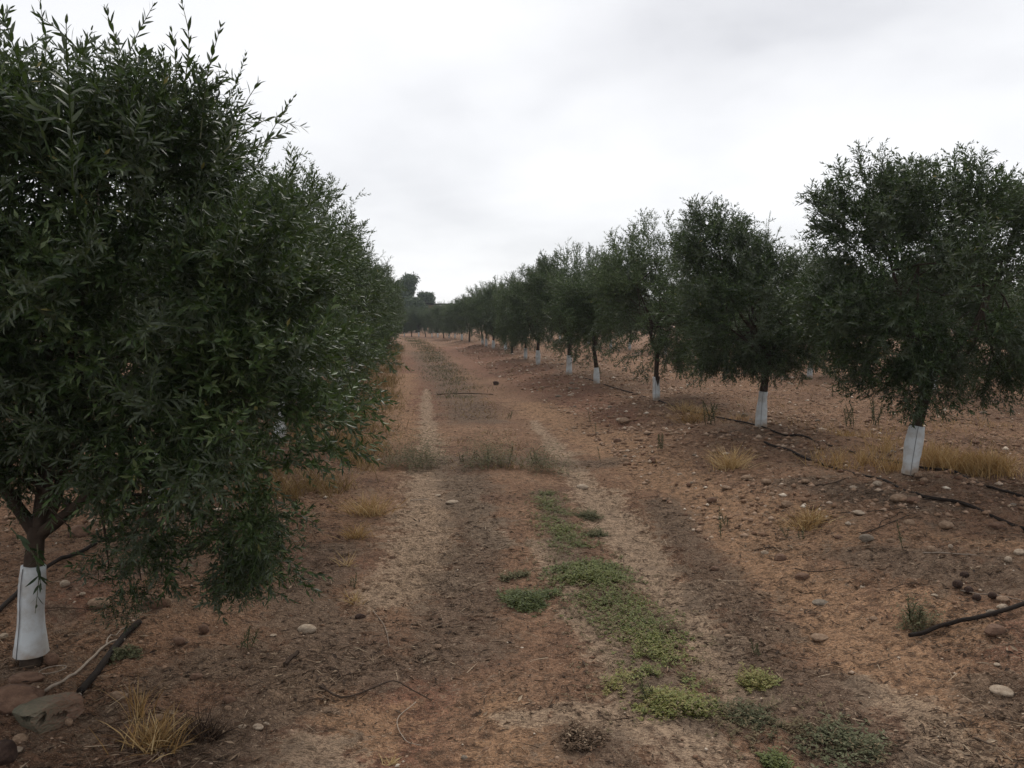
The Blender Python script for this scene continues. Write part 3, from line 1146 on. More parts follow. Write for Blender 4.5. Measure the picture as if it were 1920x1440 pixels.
sh = at(838, 569, 95)
root = empty('shed', (sh[0], 95, 0))
tag(root, 'long low shed whose dark flat roof edge shows above the farthest olive trees', 'shed')
mb = MB()


def box(mb, c, s, tint=.5):
    c, s = np.array(c, float), np.array(s, float) / 2
    v = np.array([[x, y, z] for x in (-1, 1) for y in (-1, 1) for z in (-1, 1)]) * s + c
    mb.add(v, None, [(0, 1, 3, 2), (4, 6, 7, 5), (0, 4, 5, 1), (2, 3, 7, 6), (0, 2, 6, 4), (1, 5, 7, 3)], tint)


zt = float(sh[2])
box(mb, (0, 2, zt / 2 - .1), (4.4, 4, zt - .2), .4)
mb.obj('wall', M_STONE['grey'], root)
mb = MB()
box(mb, (0, 2, zt - .05), (5.0, 4.8, .1), .1)
mb.obj('roof', M_PIPE, root)


# ------------------------------------------------------------------ stones
def ico(sub):
    t = (1 + 5 ** .5) / 2
    v = [(-1, t, 0), (1, t, 0), (-1, -t, 0), (1, -t, 0), (0, -1, t), (0, 1, t), (0, -1, -t), (0, 1, -t), (t, 0, -1), (t, 0, 1), (-t, 0, -1), (-t, 0, 1)]
    f = [(0, 11, 5), (0, 5, 1), (0, 1, 7), (0, 7, 10), (0, 10, 11), (1, 5, 9), (5, 11, 4), (11, 10, 2), (10, 7, 6), (7, 1, 8), (3, 9, 4), (3, 4, 2), (3, 2, 6), (3, 6, 8), (3, 8, 9), (4, 9, 5), (2, 4, 11), (6, 2, 10), (8, 6, 7), (9, 8, 1)]
    v = [norm(np.array(a, float)) for a in v]
    for _ in range(sub):
        c, nf = {}, []

        def m(a, b):
            k = (min(a, b), max(a, b))
            if k not in c:
                v.append(norm(v[a] + v[b]))
                c[k] = len(v) - 1
            return c[k]
        for a, b, d in f:
            x, y, z = m(a, b), m(b, d), m(d, a)
            nf += [(a, x, z), (b, y, x), (d, z, y), (x, y, z)]
        f = nf
    return np.array(v), np.array(f)


IV, IF = ico(2)
IV1, IF1 = ico(1)


def stone_shape(seed, ang=0.0, sub=2):
    V = IV if sub == 2 else IV1
    r = np.random.default_rng(seed)
    rad = 1 + .07 * field3(V, seed, 1.3) / 3 + .02 * field3(V, seed + 1, 4) / 2
    v = V * rad[:, None]
    for _ in range(int(ang)):
        n = norm(r.normal(size=3))
        d = v @ n
        lim = r.uniform(.55, .8)
        v = v - np.maximum(d - lim, 0)[:, None] * n * .9
    return v


def stone_mesh(seed, tone, ang=0, sub=2):
    mb = MB()
    mb.add(stone_shape(seed, ang, sub), IF if sub == 2 else IF1)
    return mb.mesh('stone', M_STONE[tone], ang < 3)


SM = {t: [stone_mesh(700 + 10 * i + k, t, [0, 4, 2, 6, 3][k]) for k in range(5)] for i, t in enumerate(M_STONE)}


def stone(x, y, w_, tone, label, group=None, hgt=.6, dep=.75, rz=None, sink=.35, me=None, name='stone', z=None, tilt=0):
    o = bpy.data.objects.new(name, me or random.choice(SM[tone]))
    COL.objects.link(o)
    r = w_ / 2
    o.scale = (r, r * dep, r * hgt)
    o.rotation_euler = (tilt, 0, random.uniform(-.5, .5) if rz is None else rz)
    o.location = (float(x), float(y), (float(H(x, y)) if z is None else z) + r * hgt * (1 - 2 * sink))
    tag(o, label, 'stone' if 'clod' not in name else 'clod', group)
    return o


EX = [  # px, py (middle of the foot), width px, tone, height ratio, label
    (1092, 916, 22, 'pale', .5, 'pale flat stone alone on the right wheel track, level with the strip of green weeds'),
    (848, 944, 23, 'pale', .3, 'thin pale stone lying flat in the left wheel track'),
    (822, 930, 14, 'pale', .35, 'small pale flake just behind the thin flat stone in the left wheel track'),
    (1462, 1050, 28, 'brown', .62, 'squarish brown stone casting a dark gap beneath, right of the track'),
    (1536, 1199, 34, 'tan', .4, 'smooth tan stone half buried in ochre soil left of the black hose end'),
    (1863, 1193, 46, 'brown', .5, 'long reddish brown stone lying just below the black hose'),
    (575, 1186, 34, 'pale', .55, 'pale wedge-shaped stone left of the track below the hanging branch'),
    (382, 1184, 24, 'brown', .8, 'round brown stone among the litter between hose and pale wedge stone'),
    (336, 1205, 28, 'brown', .55, 'smooth oval brown stone right of the top of the left black hose'),
    (98, 1243, 28, 'brown', .85, 'round brown cobble touching the foot of the nearest white trunk guard'),
    (122, 1101, 18, 'pale', .75, 'small white stone right of the nearest trunk guard, high on red soil'),
    (155, 1115, 11, 'pale', .6, 'tiny white stone just behind the small white one near the guard'),
    (8, 1200, 18, 'pale', .6, 'yellowish egg-shaped stone at the far left beside the trunk guard'),
    (185, 1137, 40, 'tan', .5, 'long tan stone lying flat among sticks right of the nearest trunk'),
    (290, 1142, 42, 'brown', .8, 'large dark cobble under the hanging olive branch'),
    (310, 1132, 24, 'tan', .7, 'tan stone leaning on the large dark cobble under the branch'),
    (150, 1005, 40, 'brown', .7, 'big reddish cobble behind the nearest tree, beside the diagonal hose'),
    (222, 1311, 36, 'tan', .5, 'flat tan oval stone touching the left side of the dry grass tuft'),
    (430, 1318, 28, 'brown', .7, 'reddish brown stone right of the dry grass tuft'),
    (427, 1331, 16, 'tan', .6, 'small tan stone just in front of the reddish brown one'),
    (368, 1272, 24, 'brown', .6, 'dull brown stone half buried above the dry grass tuft'),
    (336, 1330, 18, 'brown', .6, 'small brown stone at the right edge of the dry grass tuft'),
    (455, 1366, 18, 'pale', .55, 'left one of two bluish white stones below the grass tuft'),
    (484, 1368, 22, 'pale', .5, 'right one of two bluish white stones below the grass tuft'),
    (500, 1358, 12, 'pale', .4, 'small white flake behind the two bluish white stones'),
    (38, 1392, 26, 'tan', .8, 'rounded yellowish stone in front of the holed rubble block'),
    (28, 1413, 30, 'pale', .35, 'thin pale slab in the near left corner, below the rounded yellowish stone'),
    (130, 1372, 15, 'tan', 1.0, 'small upright tan stone against the right end of the holed rubble block'),
    (300, 1360, 24, 'tan', .7, 'tan stone hidden inside the dry grass tuft'),
    (513, 1195, 14, 'pale', .3, 'small pale flake right of the oval brown stone'),
    (1170, 793, 22, 'tan', .6, 'two-toned tan stone lying on the bank foot, left of a matching one'),
    (1163, 789, 16, 'pale', .5, 'paler stone touching the back of the tan pair on the bank foot'),
    (1600, 917, 14, 'pale', .5, 'small white stone left of the hose near the first right-hand trunk'),
    (1645, 909, 18, 'pale', .55, 'bright white stone in front of the dry grass left of the first right trunk'),
    (1733, 903, 17, 'tan', .6, 'tan stone right of the foot of the first right-hand guard'),
    (1400, 901, 20, 'tan', .5, 'tan stone left of three in line on the bank, near the pale grass tuft'),
    (1437, 906, 22, 'tan', .5, 'tan stone, middle one of three in line on the bank'),
    (1510, 905, 18, 'tan', .45, 'tan stone, rightmost of three in line on the bank'),
    (1360, 917, 16, 'tan', .5, 'tan stone on the ochre slope below the pale grass tuft'),
    (1475, 951, 22, 'tan', .6, 'tan cobble touching the back of the grey green grass tuft'),
    (1610, 965, 22, 'pale', .4, 'pale flat stone on the bank between the crossing sticks'),
    (1625, 1015, 26, 'grey', .6, 'grey cobble just in front of the diagonal stick on the bank'),
    (1590, 985, 12, 'pale', .7, 'small white stone by the left end of the diagonal stick'),
    (1685, 940, 30, 'tan', .55, 'pinkish tan cobble below the hose, left of a darker one'),
    (1712, 943, 26, 'brown', .6, 'darker cobble touching the pinkish tan one below the hose'),
    (1775, 990, 34, 'tan', .45, 'long tan cobble on the ochre mound below the hose'),
    (1868, 990, 30, 'brown', .5, 'dull brown cobble on the mound, right of the long tan one'),
    (1912, 1040, 22, 'pale', .7, 'white stone at the right edge of the picture above the dark clods'),
    (1890, 1056, 14, 'pale', .8, 'small round white stone left of the white stone at the right edge'),
    (1782, 1031, 10, 'pale', .9, 'tiny round white stone on the ochre mound'),
    (1881, 1144, 22, 'pale', .7, 'cream stone just above the black hose'),
    (1860, 1152, 20, 'grey', .55, 'greenish grey stone left of the cream stone above the black hose'),
    (1880, 1128, 24, 'tan', .5, 'tan stone right of the row of dark clods'),
    (1752, 1120, 12, 'pale', .4, 'small white chip on ochre soil left of the dark clods'),
    (1738, 1317, 14, 'tan', .6, 'small tan stone on the bank below the hose, near the bottom'),
    (1870, 1248, 14, 'pale', .5, 'small yellowish chip on the red soil under the hose'),
    (1340, 1068, 16, 'brown', .6, 'small brown stone in the dark litter left of the squarish stone'),
    (1365, 1196, 14, 'tan', .4, 'small tan stone at the edge of the pale right wheel track'),
    (822, 1217, 14, 'tan', .6, 'small tan pebble in the brown left part of the track'),
    (676, 1160, 20, 'dark', .7, 'small dark lump with a pale root trailing from it'),
    (685, 1107, 16, 'tan', .5, 'small tan stone left of the pale patch in the left wheel track'),
    (1420, 1268, 24, 'tan', .4, 'flat tan stone half sunk beside the yellowish weed'),
    (1572, 1010, 14, 'brown', .6, 'small brown stone near the two weeds on the ochre slope'),
    (930, 722, 14, 'dark', .7, 'dark lump of wood-coloured stone at the foot of the far bank'),
]
for px, py, wpx, tone, hr, lab in EX:
    p = gp(px, py)
    stone(p[0], p[1], wpx * p[1] / FPX * 1.05, tone, lab, hgt=hr, sink=.3)
for i, (px, py, wpx) in enumerate([(1795, 1108, 19), (1816, 1112, 17), (1831, 1125, 17), (1860, 1130, 16), (1808, 1084, 17)]):
    p = gp(px, py)
    stone(p[0], p[1], wpx * p[1] / FPX, 'dark', ['leftmost of four round dark clods in a line above the black hose', 'second from the left of the dark clods in a line above the black hose',
          'third from the left of the dark clods in a line above the black hose', 'rightmost dark clod of the line above the black hose', 'lone dark clod behind the line of four'][i], 'dark round clods near the hose', .85, name='soil_clod', sink=.15)

# loose stones nobody could name one by one: the largest as things
tries = 0
cnt = {'bank': 0, 'left': 0, 'orchard': 0, 'track': 0}
LIM = {'bank': 125, 'left': 40, 'orchard': 30, 'track': 12}
LAB = {'bank': ('small rounded stone strewn on the bank right of the track', 'stones strewn on the bank right of the track'),
       'left': ('small rounded stone strewn under the olive row left of the track', 'stones strewn under the left olive row'),
       'orchard': ('stone lying between the olive rows right of the bank', 'stones between the right olive rows'),
       'track': ('small stone lying loose in the wheel track', 'loose stones in the track')}
taken = [gp(a[0], a[1])[:2] for a in EX]
while any(cnt[k] < LIM[k] for k in cnt) and tries < 20000:
    tries += 1
    y = 2.6 + 26 * random.random() ** 1.7
    u = random.uniform(-6.5, 9)
    x = float(xc(y)) + u
    px = 960 + x / y * FPX
    if not -20 < px < 1940:
        continue
    k = 'bank' if 1.25 < u < 4.3 else 'left' if u < -1.5 else 'orchard' if u > 4.3 else 'track'
    if cnt[k] >= LIM[k]:
        continue
    if min((x - a) ** 2 + (y - b) ** 2 for a, b in taken) < .12 ** 2:
        continue
    wd = .03 + .07 * random.random() ** 2.2 + .002 * y
    if k == 'track':
        wd *= .7
    taken.append(np.array([x, y]))
    tone = random.choices(['pale', 'tan', 'brown', 'grey'], [.17, .42, .26, .15])[0]
    big = 'larger' if wd > .08 else 'small' if wd > .05 else 'tiny'
    near_t = {'bank': [(4.6, 'low on the bank near the black hose end'), (6.5, 'on the bank below the thick hose'), (8.6, 'on the bank near the first right-hand tree'), (12.5, 'on the bank by the second right-hand tree'), (16.5, 'on the bank by the third right-hand tree'), (99, 'on the far stretch of bank')],
              'left': [(3.4, 'in the litter near the golden grass tuft'), (4.6, 'near the nearest white trunk guard'), (7.5, 'under the crown of the nearest olive tree'), (12, 'under the second left olive tree'), (99, 'under the farther left olive trees')],
              'orchard': [(10, 'between the rows behind the first right-hand tree'), (15, 'between the rows behind the second right-hand tree'), (99, 'between the rows farther back on the right')],
              'track': [(5, 'in the near part of the track'), (10, 'in the track around the weed patches'), (99, 'in the far track')]}[k]
    where = next(t_ for lim, t_ in near_t if y < lim)
    stone(x, y, wd, tone, f'{big} {tone} stone {where}', LAB[k][1], hgt=random.uniform(.4, .75), sink=.38)
    cnt[k] += 1

# the rubble in the near left corner
def rubble(px, py, wpx, tone, lab, hgt, dep, seed, ang, holes=(), mat_=None, name='rock', rz=0):
    p = gp(px, py)
    mb = MB()
    V, F = ico(3)
    r = np.random.default_rng(seed)
    if holes:
        V = np.sign(V) * np.abs(V) ** .62
        V = V @ np.array([[1, 0, .12], [0, 1, 0], [-.1, 0, 1]])
    v = V * (1 + .06 * field3(V, seed, 1.6)[:, None] / 2 + .018 * field3(V, seed + 1, 6)[:, None])
    for _ in range(ang):
        n = norm(r.normal(size=3))
        lim = r.uniform(.5, .72)
        v = v - np.maximum(v @ n - lim, 0)[:, None] * n * .92
    for hx, hz, hr, dp in holes:                       # hollows in the face turned to the camera
        d = np.hypot(v[:, 0] - hx, v[:, 2] - hz)
        m_ = (v[:, 1] < 0)
        v[:, 1] += np.where(m_, dp * (1 - sstep(hr * .5, hr, d)), 0)
    tint = np.clip(.5 + .5 * v[:, 0], 0, 1)
    mb.add(v, F, None, tint)
    o = mb.obj(name, mat_ or M_STONE[tone], None, False)
    rr = wpx * p[1] / FPX / 2
    o.scale = (rr, rr * dep, rr * hgt)
    o.rotation_euler = (0, 0, rz)
    o.location = (p[0], p[1] + rr * dep * .7, float(H(p[0], p[1])) + rr * hgt * .6)
    tag(o, lab, 'rock')


M_RUB = tint_mat('mossy_brick_rubble', [(0, (0.11, 0.105, 0.075)), (0.5, (0.16, 0.135, 0.095)), (0.72, (0.17, 0.12, 0.085)), (1, (0.19, 0.115, 0.08))], 0.9, .1, 9, 1.6, bump=.9)
rubble(72, 1378, 128, 'tan', 'broken block of mortar and red brick with dark holes, near left corner', .55, .6, 41, 7,
       holes=((-.35, .35, .14, .9), (.0, .1, .12, .8), (.45, .0, .2, .6), (.75, .35, .12, .6), (.1, .45, .1, .5)), mat_=M_RUB, name='rubble_block', rz=.18)
rubble(16, 1342, 105, 'tan', 'large rounded brown rock behind the holed rubble block', .55, .7, 42, 2, mat_=M_STONE['brown'])
rubble(40, 1290, 70, 'brown', 'low tan rock ridge between the trunk guard and the large rounded rock', .3, .6, 43, 2, mat_=M_STONE['brown'])
rubble(-2, 1440, 50, 'dark', 'dark lump in the near left corner, mostly cut off', .9, .9, 44, 1, mat_=M_STONE['dark'])


# ------------------------------------------------------------------ hoses, sticks, wire
def ground_line(pix, n, lift, sag=0):
    g = [gp(a, b) for a, b in pix]
    c = curve(g, n)
    c[:, 2] = H(c[:, 0], c[:, 1]) + lift
    if n <= 20 and n > 8:
        z = np.convolve(np.pad(c[:, 2], 3, mode='edge'), np.ones(7) / 7, 'valid')
        c[:, 2] = np.maximum(z, c[:, 2] - .012)
    if n > 20:
        k = np.ones(11) / 11
        z = np.convolve(np.pad(c[:, 2], 5, mode='edge'), k, 'valid')
        c[:, 2] = np.maximum(z + .010, c[:, 2] - .010) - .02 * sstep(.55, .7, vnoise(c[:, 0], c[:, 1], 1.3, 44)) * (n > 100)
    return c


def hose(pix, lab, rad=.0085, n=40, lift=.006, group='black drip hoses'):
    mb = MB()
    c = ground_line(pix, n, lift)
    tube(mb, c, rad, 8, .35, .03, cap=True)
    o = mb.obj('irrigation_hose', M_PIPE, None, True)
    tag(o, lab, 'hose', group)


hose([(1705, 1201), (1760, 1189), (1830, 1169), (1930, 1143), (2050, 1110)], 'black hose with an open end, rising to the right edge low in the picture', .0115, lift=.02)
hose([(1433, 830), (1480, 845), (1530, 866), (1600, 886), (1660, 903), (1720, 925), (1790, 945), (1860, 968), (1935, 1000), (2100, 1060)], 'thick black hose lying on the bank past the first right-hand trunk', .015, n=110)
hose([(1085, 708), (1100, 712), (1150, 728), (1190, 738), (1240, 756), (1330, 780), (1412, 798), (1470, 818), (1510, 822), (1560, 836), (1640, 858), (1740, 882), (1805, 893), (1850, 912), (1935, 945), (2060, 1000)], 'thinner hose running along the feet of the right-hand trunks', .012, n=220)
hose([(150, 1308), (190, 1260), (225, 1212), (262, 1178)], 'dark hose lying beside the forked stick under the nearest tree', .016, lift=.012)
hose([(-30, 1178), (0, 1155), (90, 1080), (180, 1020), (280, 950), (360, 905)], 'long hose running diagonally behind the nearest trunk', .013, lift=.02)
mb = MB()
p = gp(152, 1307)
th = np.linspace(0, 2 * math.pi, 13)
tube(mb, np.array([p[0], p[1] - .012, p[2] + .016]) + np.stack([np.cos(th) * .008, 0 * th, np.sin(th) * .008], -1), .0022, 5, .5)
o = mb.obj('hose_end_ring', M_WRAP)
tag(o, 'pale ring in the open end of the hose beside the forked stick', 'ring')


def stick(pix, lab, r0, r1, tone, forks=(), lift=.008, name='stick', n=16, arch=0):
    mb = MB()
    c = ground_line(pix, n, lift)
    c[:, 2] += arch * np.sin(np.linspace(0, math.pi, n))
    c += np.random.default_rng(len(lab)).normal(0, r0 * .14, c.shape)
    tube(mb, c, np.linspace(r0, r1, n), 6, tone, .12, cap=True)
    for f in forks:
        d = ground_line(f, 8, lift + .004)
        d[0] = c[np.argmin(((c - d[0]) ** 2).sum(1))]
        tube(mb, d, np.linspace(r1 * .9, r1 * .5, 8), 5, tone, .1)
    o = mb.obj(name, M_WOOD, None, True)
    tag(o, lab, 'stick')


stick([(85, 1308), (140, 1270), (200, 1220), (235, 1206)], 'pale forked stick lying left of the dark hose under the nearest tree', .0075, .005, .85, [[(200, 1220), (205, 1200), (238, 1182)]], lift=.015)
stick([(600, 1292), (640, 1317), (690, 1312), (738, 1287), (775, 1308), (810, 1318)], 'dark bent twig arching over the litter left of the track', .0055, .0025, .15, arch=.02)
stick([(780, 1318), (745, 1355), (760, 1390), (790, 1405)], 'thin pale curved twig below the dark bent twig', .002, .0012, .9)
stick([(535, 1252), (545, 1238), (560, 1226)], 'short thick dark piece of wood above the bent twig', .012, .010, .1)
stick([(1410, 1034), (1440, 1030), (1465, 1030)], 'short dark stick behind the squarish brown stone', .004, .003, .15)
stick([(1490, 1074), (1540, 1076), (1605, 1066)], 'thin dark stick on the slope right of the squarish stone', .004, .002, .15)
stick([(1612, 1004), (1650, 990), (1705, 968)], 'dark diagonal double stick on the bank below the thick hose', .006, .004, .15, [[(1640, 993), (1680, 972), (1712, 962)]])
stick([(1560, 966), (1640, 963), (1730, 955)], 'long thin stick lying level on the bank left of the thick hose', .004, .003, .2)
stick([(1512, 912), (1560, 908), (1610, 902)], 'dark level stick left of the bright white stone', .005, .003, .15)
stick([(1655, 943), (1690, 934), (1720, 932)], 'reddish curved twig above the pinkish tan cobble', .003, .002, .5)
stick([(1665, 1115), (1690, 1103), (1720, 1094)], 'short dark twig left of the line of clods', .003, .002, .15)
stick([(1815, 1382), (1840, 1396), (1866, 1412)], 'brown straight stick on ochre soil near the bottom right', .0045, .004, .5)
stick([(1625, 1255), (1650, 1243), (1672, 1238)], 'slim brown twig right of the grey litter patch', .0025, .002, .3)
stick([(1185, 1010), (1195, 1018), (1215, 1022)], 'small forked twig on the pale right wheel track', .003, .002, .2, [[(1190, 1012), (1200, 1004)]])
stick([(770, 941), (790, 940), (803, 938)], 'short pale stick in the left wheel track beside the flat stone', .004, .003, .9)
stick([(820, 741), (880, 739), (925, 741)], 'long dark stick lying across the far part of the track', .012, .008, .15)
stick([(700, 1150), (722, 1180), (730, 1215)], 'pale root trailing from the small dark lump', .003, .0015, .75)
stick([(85, 1147), (150, 1150), (240, 1152)], 'long thin dark stick lying level right of the nearest trunk guard', .003, .002, .25)
stick([(1500, 1402), (1530, 1405), (1560, 1418)], 'short dark stick in front of the grey green weed', .005, .004, .15)
stick([(1730, 1042), (1780, 1040), (1830, 1046)], 'grey stick lying in the litter above the dark clods', .005, .003, .7)
stick([(1800, 1112), (1860, 1120), (1920, 1130)], 'thin pale stick passing behind the line of dark clods', .004, .003, .7)
mb = MB()
p = gp(99, 1260)
th = np.linspace(0, 2 * math.pi, 33)
ring = np.stack([p[0] + np.cos(th) * .058, p[1] + np.sin(th) * .042, p[2] + .012 + .006 * np.cos(th)], -1)
tube(mb, ring, .0024, 6, .8)
tag(mb.obj('wire_ring', M_WOOD, None, True), 'thin pale ring of wire lying at the foot of the nearest trunk guard', 'ring')


# ------------------------------------------------------------------ dry grass and weeds
def blades(mb, base, d, length, width, tint, curl, r):
    n = len(base)
    d = norm(d)
    side = norm(np.cross(d, r.normal(size=(n, 3))))
    out_ = norm(np.stack([d[:, 0], d[:, 1], 0 * d[:, 0]], -1) + 1e-6)
    seg = [0, .4, .75, 1]
    V = []
    for s, wf in zip(seg, (1, .85, .5, 0)):
        c = base + d * (s * length)[:, None] + out_ * (curl * length * s * s)[:, None] - np.array([0, 0, 1]) * (.5 * curl * length * s * s)[:, None]
        if wf:
            V += [c - side * (width * wf)[:, None], c + side * (width * wf)[:, None]]
        else:
            V += [c]
    v = np.stack(V, 1)
    i = np.arange(n)[:, None] * 7
    mb.add(v, i + [4, 5, 6], np.concatenate([i + [0, 1, 3, 2], i + [2, 3, 5, 4]]), np.repeat(tint, 7))


def tuft(px, py, wpx, hpx, n, lab, m=M_GRASS, name='dry_grass_tuft', cat='grass tuft', group=None, lean=.55, tint=.5, bw=.002):
    r = np.random.default_rng(int(px + py))
    p = gp(px, py)
    s = p[1] / FPX
    root = np.zeros((n, 3))
    root[:, 0] = r.normal(0, wpx * s * .18, n)
    root[:, 1] = r.normal(0, wpx * s * .15, n)
    root[:, 2] = H(p[0] + root[:, 0], p[1] + root[:, 1]) - p[2] - .005
    d = np.stack([r.normal(0, lean, n) + root[:, 0] * 3, r.normal(0, lean, n), np.ones(n)], -1)
    mb = MB()
    blades(mb, root, d, hpx * s * r.uniform(.45, 1.05, n), np.full(n, bw) * r.uniform(.7, 1.4, n), np.clip(r.normal(tint, .25, n), 0, 1), r.uniform(0, .5, n), r)
    o = mb.obj(name, m)
    o.location = [float(c) for c in p]
    tag(o, lab, cat, group)
    return o


tuft(292, 1400, 115, 85, 260, 'golden dry grass tuft in the near left, bushy with bent straws', lean=.5)
tuft(262, 1345, 50, 95, 50, 'upright golden grass tuft just behind the bushy one', lean=.15)
tuft(385, 1385, 70, 70, 150, 'grey brown withered tuft right of the golden grass', tint=.25, m=M_LITTER)
tuft(1368, 878, 70, 60, 330, 'pale fan-shaped grass tuft on the bank below the second right-hand tree', tint=.75)
tuft(1512, 985, 75, 45, 300, 'yellow grey grass tuft on the bank left of the diagonal stick', tint=.55)
tuft(690, 965, 90, 55, 300, 'golden grass tuft at the left edge of the track under the olive branches', tint=.6)
tuft(665, 1010, 50, 45, 120, 'sparse golden tuft in front of the track-edge tuft', tint=.5)
tuft(1300, 790, 80, 40, 260, 'reddish straw tuft left of the second right-hand trunk', tint=.35)
tuft(1285, 770, 60, 30, 200, 'low pale tuft right of the third right-hand trunk', tint=.7)
tuft(1855, 885, 55, 60, 260, 'tall golden tuft at the right end of the grass band', tint=.5)
tuft(730, 1435, 30, 30, 30, 'few pale straws in front of the curved twig', tint=.9)
tuft(650, 1060, 30, 45, 30, 'few upright straws in the litter left of the track', tint=.8)
tuft(665, 1135, 40, 40, 40, 'pale straws standing left of the small dark lump', tint=.8)

# grass that reads as one mass
r = np.random.default_rng(5)
mb = MB()
N = 5200
g = []
for (pa, pb, n, hw, hh) in [((1530, 868), (1680, 880), 2200, .28, .27), ((1720, 872), (1880, 885), 2600, .26, .29), ((1640, 850), (1880, 868), 1000, .25, .24), ((1560, 815), (1700, 835), 600, .4, .16), ((1290, 775), (1400, 790), 400, .3, .15), ((1490, 800), (1900, 800), 700, .8, .12)]:
    a, b = gp(*pa), gp(*pb)
    t_ = r.random(n)[:, None]
    q = a * (1 - t_) + b * t_
    q[:, 0] += r.normal(0, .08, n)
    q[:, 1] += r.normal(0, hw * .5, n)
    keep = fbm(q[:, 0], q[:, 1], 5, 2, 8) > .42
    q = q[keep]
    n = len(q)
    q[:, 2] = H(q[:, 0], q[:, 1]) - .005
    blades(mb, q, np.stack([r.normal(0, .3, n), r.normal(0, .3, n), np.ones(n)], -1), hh * r.uniform(.35, 1.05, n), r.uniform(.0016, .0032, n), np.clip(r.normal(.52, .22, n), 0, 1), r.uniform(0, .4, n), r)
tag(mb.obj('dry_grass', M_GRASS), kind='stuff')

mb = MB()
n = 24000
y = 7.2 + 45 * r.random(n) ** 1.6
u = -1.5 - .05 * y ** .5 - np.abs(r.normal(0, .75, n)) + .15 * r.normal(size=n)
x = xc(y) + u
keep = fbm(x, y, 1.6, 3, 14) + .2 * (fbm(x, y, 7, 2, 15) - .5) > .44
x, y = x[keep], y[keep]
n = len(x)
q = np.stack([x, y, H(x, y) - .005], -1)
blades(mb, q, np.stack([r.normal(0, .4, n), r.normal(0, .4, n), np.ones(n)], -1), (.06 + .26 * r.random(n) ** 1.6) * np.where(y > 20, .8, 1), r.uniform(.0018, .003, n) * (1 + y / 22), np.clip(r.normal(.5, .25, n), 0, 1), r.uniform(0, .4, n), r)
# thin mixed stubble over the middle of the far track, on the bank and in the orchard
n = 15000
y = 9 + 62 * r.random(n) ** 1.5
u = np.where(r.random(n) < .2, r.normal(-.1, .35, n), r.uniform(1.6, 14, n))
x = xc(y) + u
keep = fbm(x, y, .8, 3, 17) > .50
x, y = x[keep], y[keep]
n = len(x)
q = np.stack([x, y, H(x, y) - .005], -1)
blades(mb, q, np.stack([r.normal(0, .5, n), r.normal(0, .5, n), np.ones(n)], -1), r.uniform(.03, .12, n), r.uniform(.002, .0035, n) * (1 + y / 22), np.clip(r.normal(.4, .25, n), 0, 1), r.uniform(0, .4, n), r)
tag(mb.obj('verge_grass', M_VERGE), kind='stuff')
mb = MB()
n = 9000
y = 17 + 60 * r.random(n) ** 1.3
x = xc(y) + r.normal(-.05, .42, n) - .012 * y + .2
keep = fbm(x, y, .7, 3, 19) > .44
x, y = x[keep], y[keep]
n = len(x)
q = np.stack([x, y, H(x, y) - .005], -1)
blades(mb, q, np.stack([r.normal(0, .5, n), r.normal(0, .5, n), np.ones(n)], -1), r.uniform(.03, .10, n), r.uniform(.002, .0035, n) * (1 + y / 22), np.clip(r.normal(.7, .25, n), 0, 1), r.uniform(0, .4, n), r)
tag(mb.obj('short_grass', M_WEED), kind='stuff')


def creeper(mb, pts, halfw, n, h, r, tone=.45, lf=.016, density_seed=3, thr=.4, up=0.0):
    """low creeping weeds: short stems with small leaves"""
    g = [gp(a, b) for a, b in pts]
    halfw = np.broadcast_to(np.asarray(halfw, float), (len(g),))
    L = [np.linalg.norm(g[i + 1] - g[i]) * (halfw[i] + halfw[i + 1]) for i in range(len(g) - 1)]
    k = r.choice(len(L), n, p=np.array(L) / sum(L))
    t_ = r.random(n)
    G = np.array(g)
    c = G[k] * (1 - t_)[:, None] + G[k + 1] * t_[:, None]
    hw = halfw[k] * (1 - t_) + halfw[k + 1] * t_
    off = np.clip(r.normal(0, .62, n), -1.7, 1.7)
    d = G[k + 1] - G[k]
    perp = norm(np.stack([-d[:, 1], d[:, 0], 0 * d[:, 0]], -1))
    c = c + perp * (off * hw)[:, None]
    keep = .6 * fbm(c[:, 0], c[:, 1], 9, 2, density_seed) + .4 * fbm(c[:, 0], c[:, 1], 3.5, 2, density_seed + 50) + .25 * (r.random(n) - .5) > thr
    c = c[keep]
    off = off[keep]
    n = len(c)
    m = 8
    d = norm(np.stack([r.normal(0, 1, n), r.normal(0, 1, n), r.uniform(.25, 1.1, n) + up], -1))
    ln = h * r.uniform(.6, 1.5, n) * (1.15 - .5 * np.abs(off))
    c[:, 2] = H(c[:, 0], c[:, 1])
    for j in range(m):
        f = (j + .7) / m
        b = c + d * (ln * f)[:, None]
        a = r.random(n) * 6.28
        Ld = np.stack([np.cos(a), np.sin(a), r.uniform(-.1, .7, n)], -1)
        leaves_lite(mb, b, Ld, np.stack([r.normal(0, .3, n), r.normal(0, .3, n), np.ones(n)], -1), lf * r.uniform(.6, 1.5, n), lf * .5 * r.uniform(.7, 1.2, n), np.clip(r.normal(tone + .12 * (fbm(c[:, 0], c[:, 1], 3, 2, 40) - .5) * 4, .15, n), 0, 1))
    idx = np.nonzero(r.random(n) < .5)[0]
    blades(mb, c[idx], d[idx], ln[idx] * 1.1, np.full(len(idx), .0009), np.full(len(idx), .9), np.full(len(idx), .1), r)


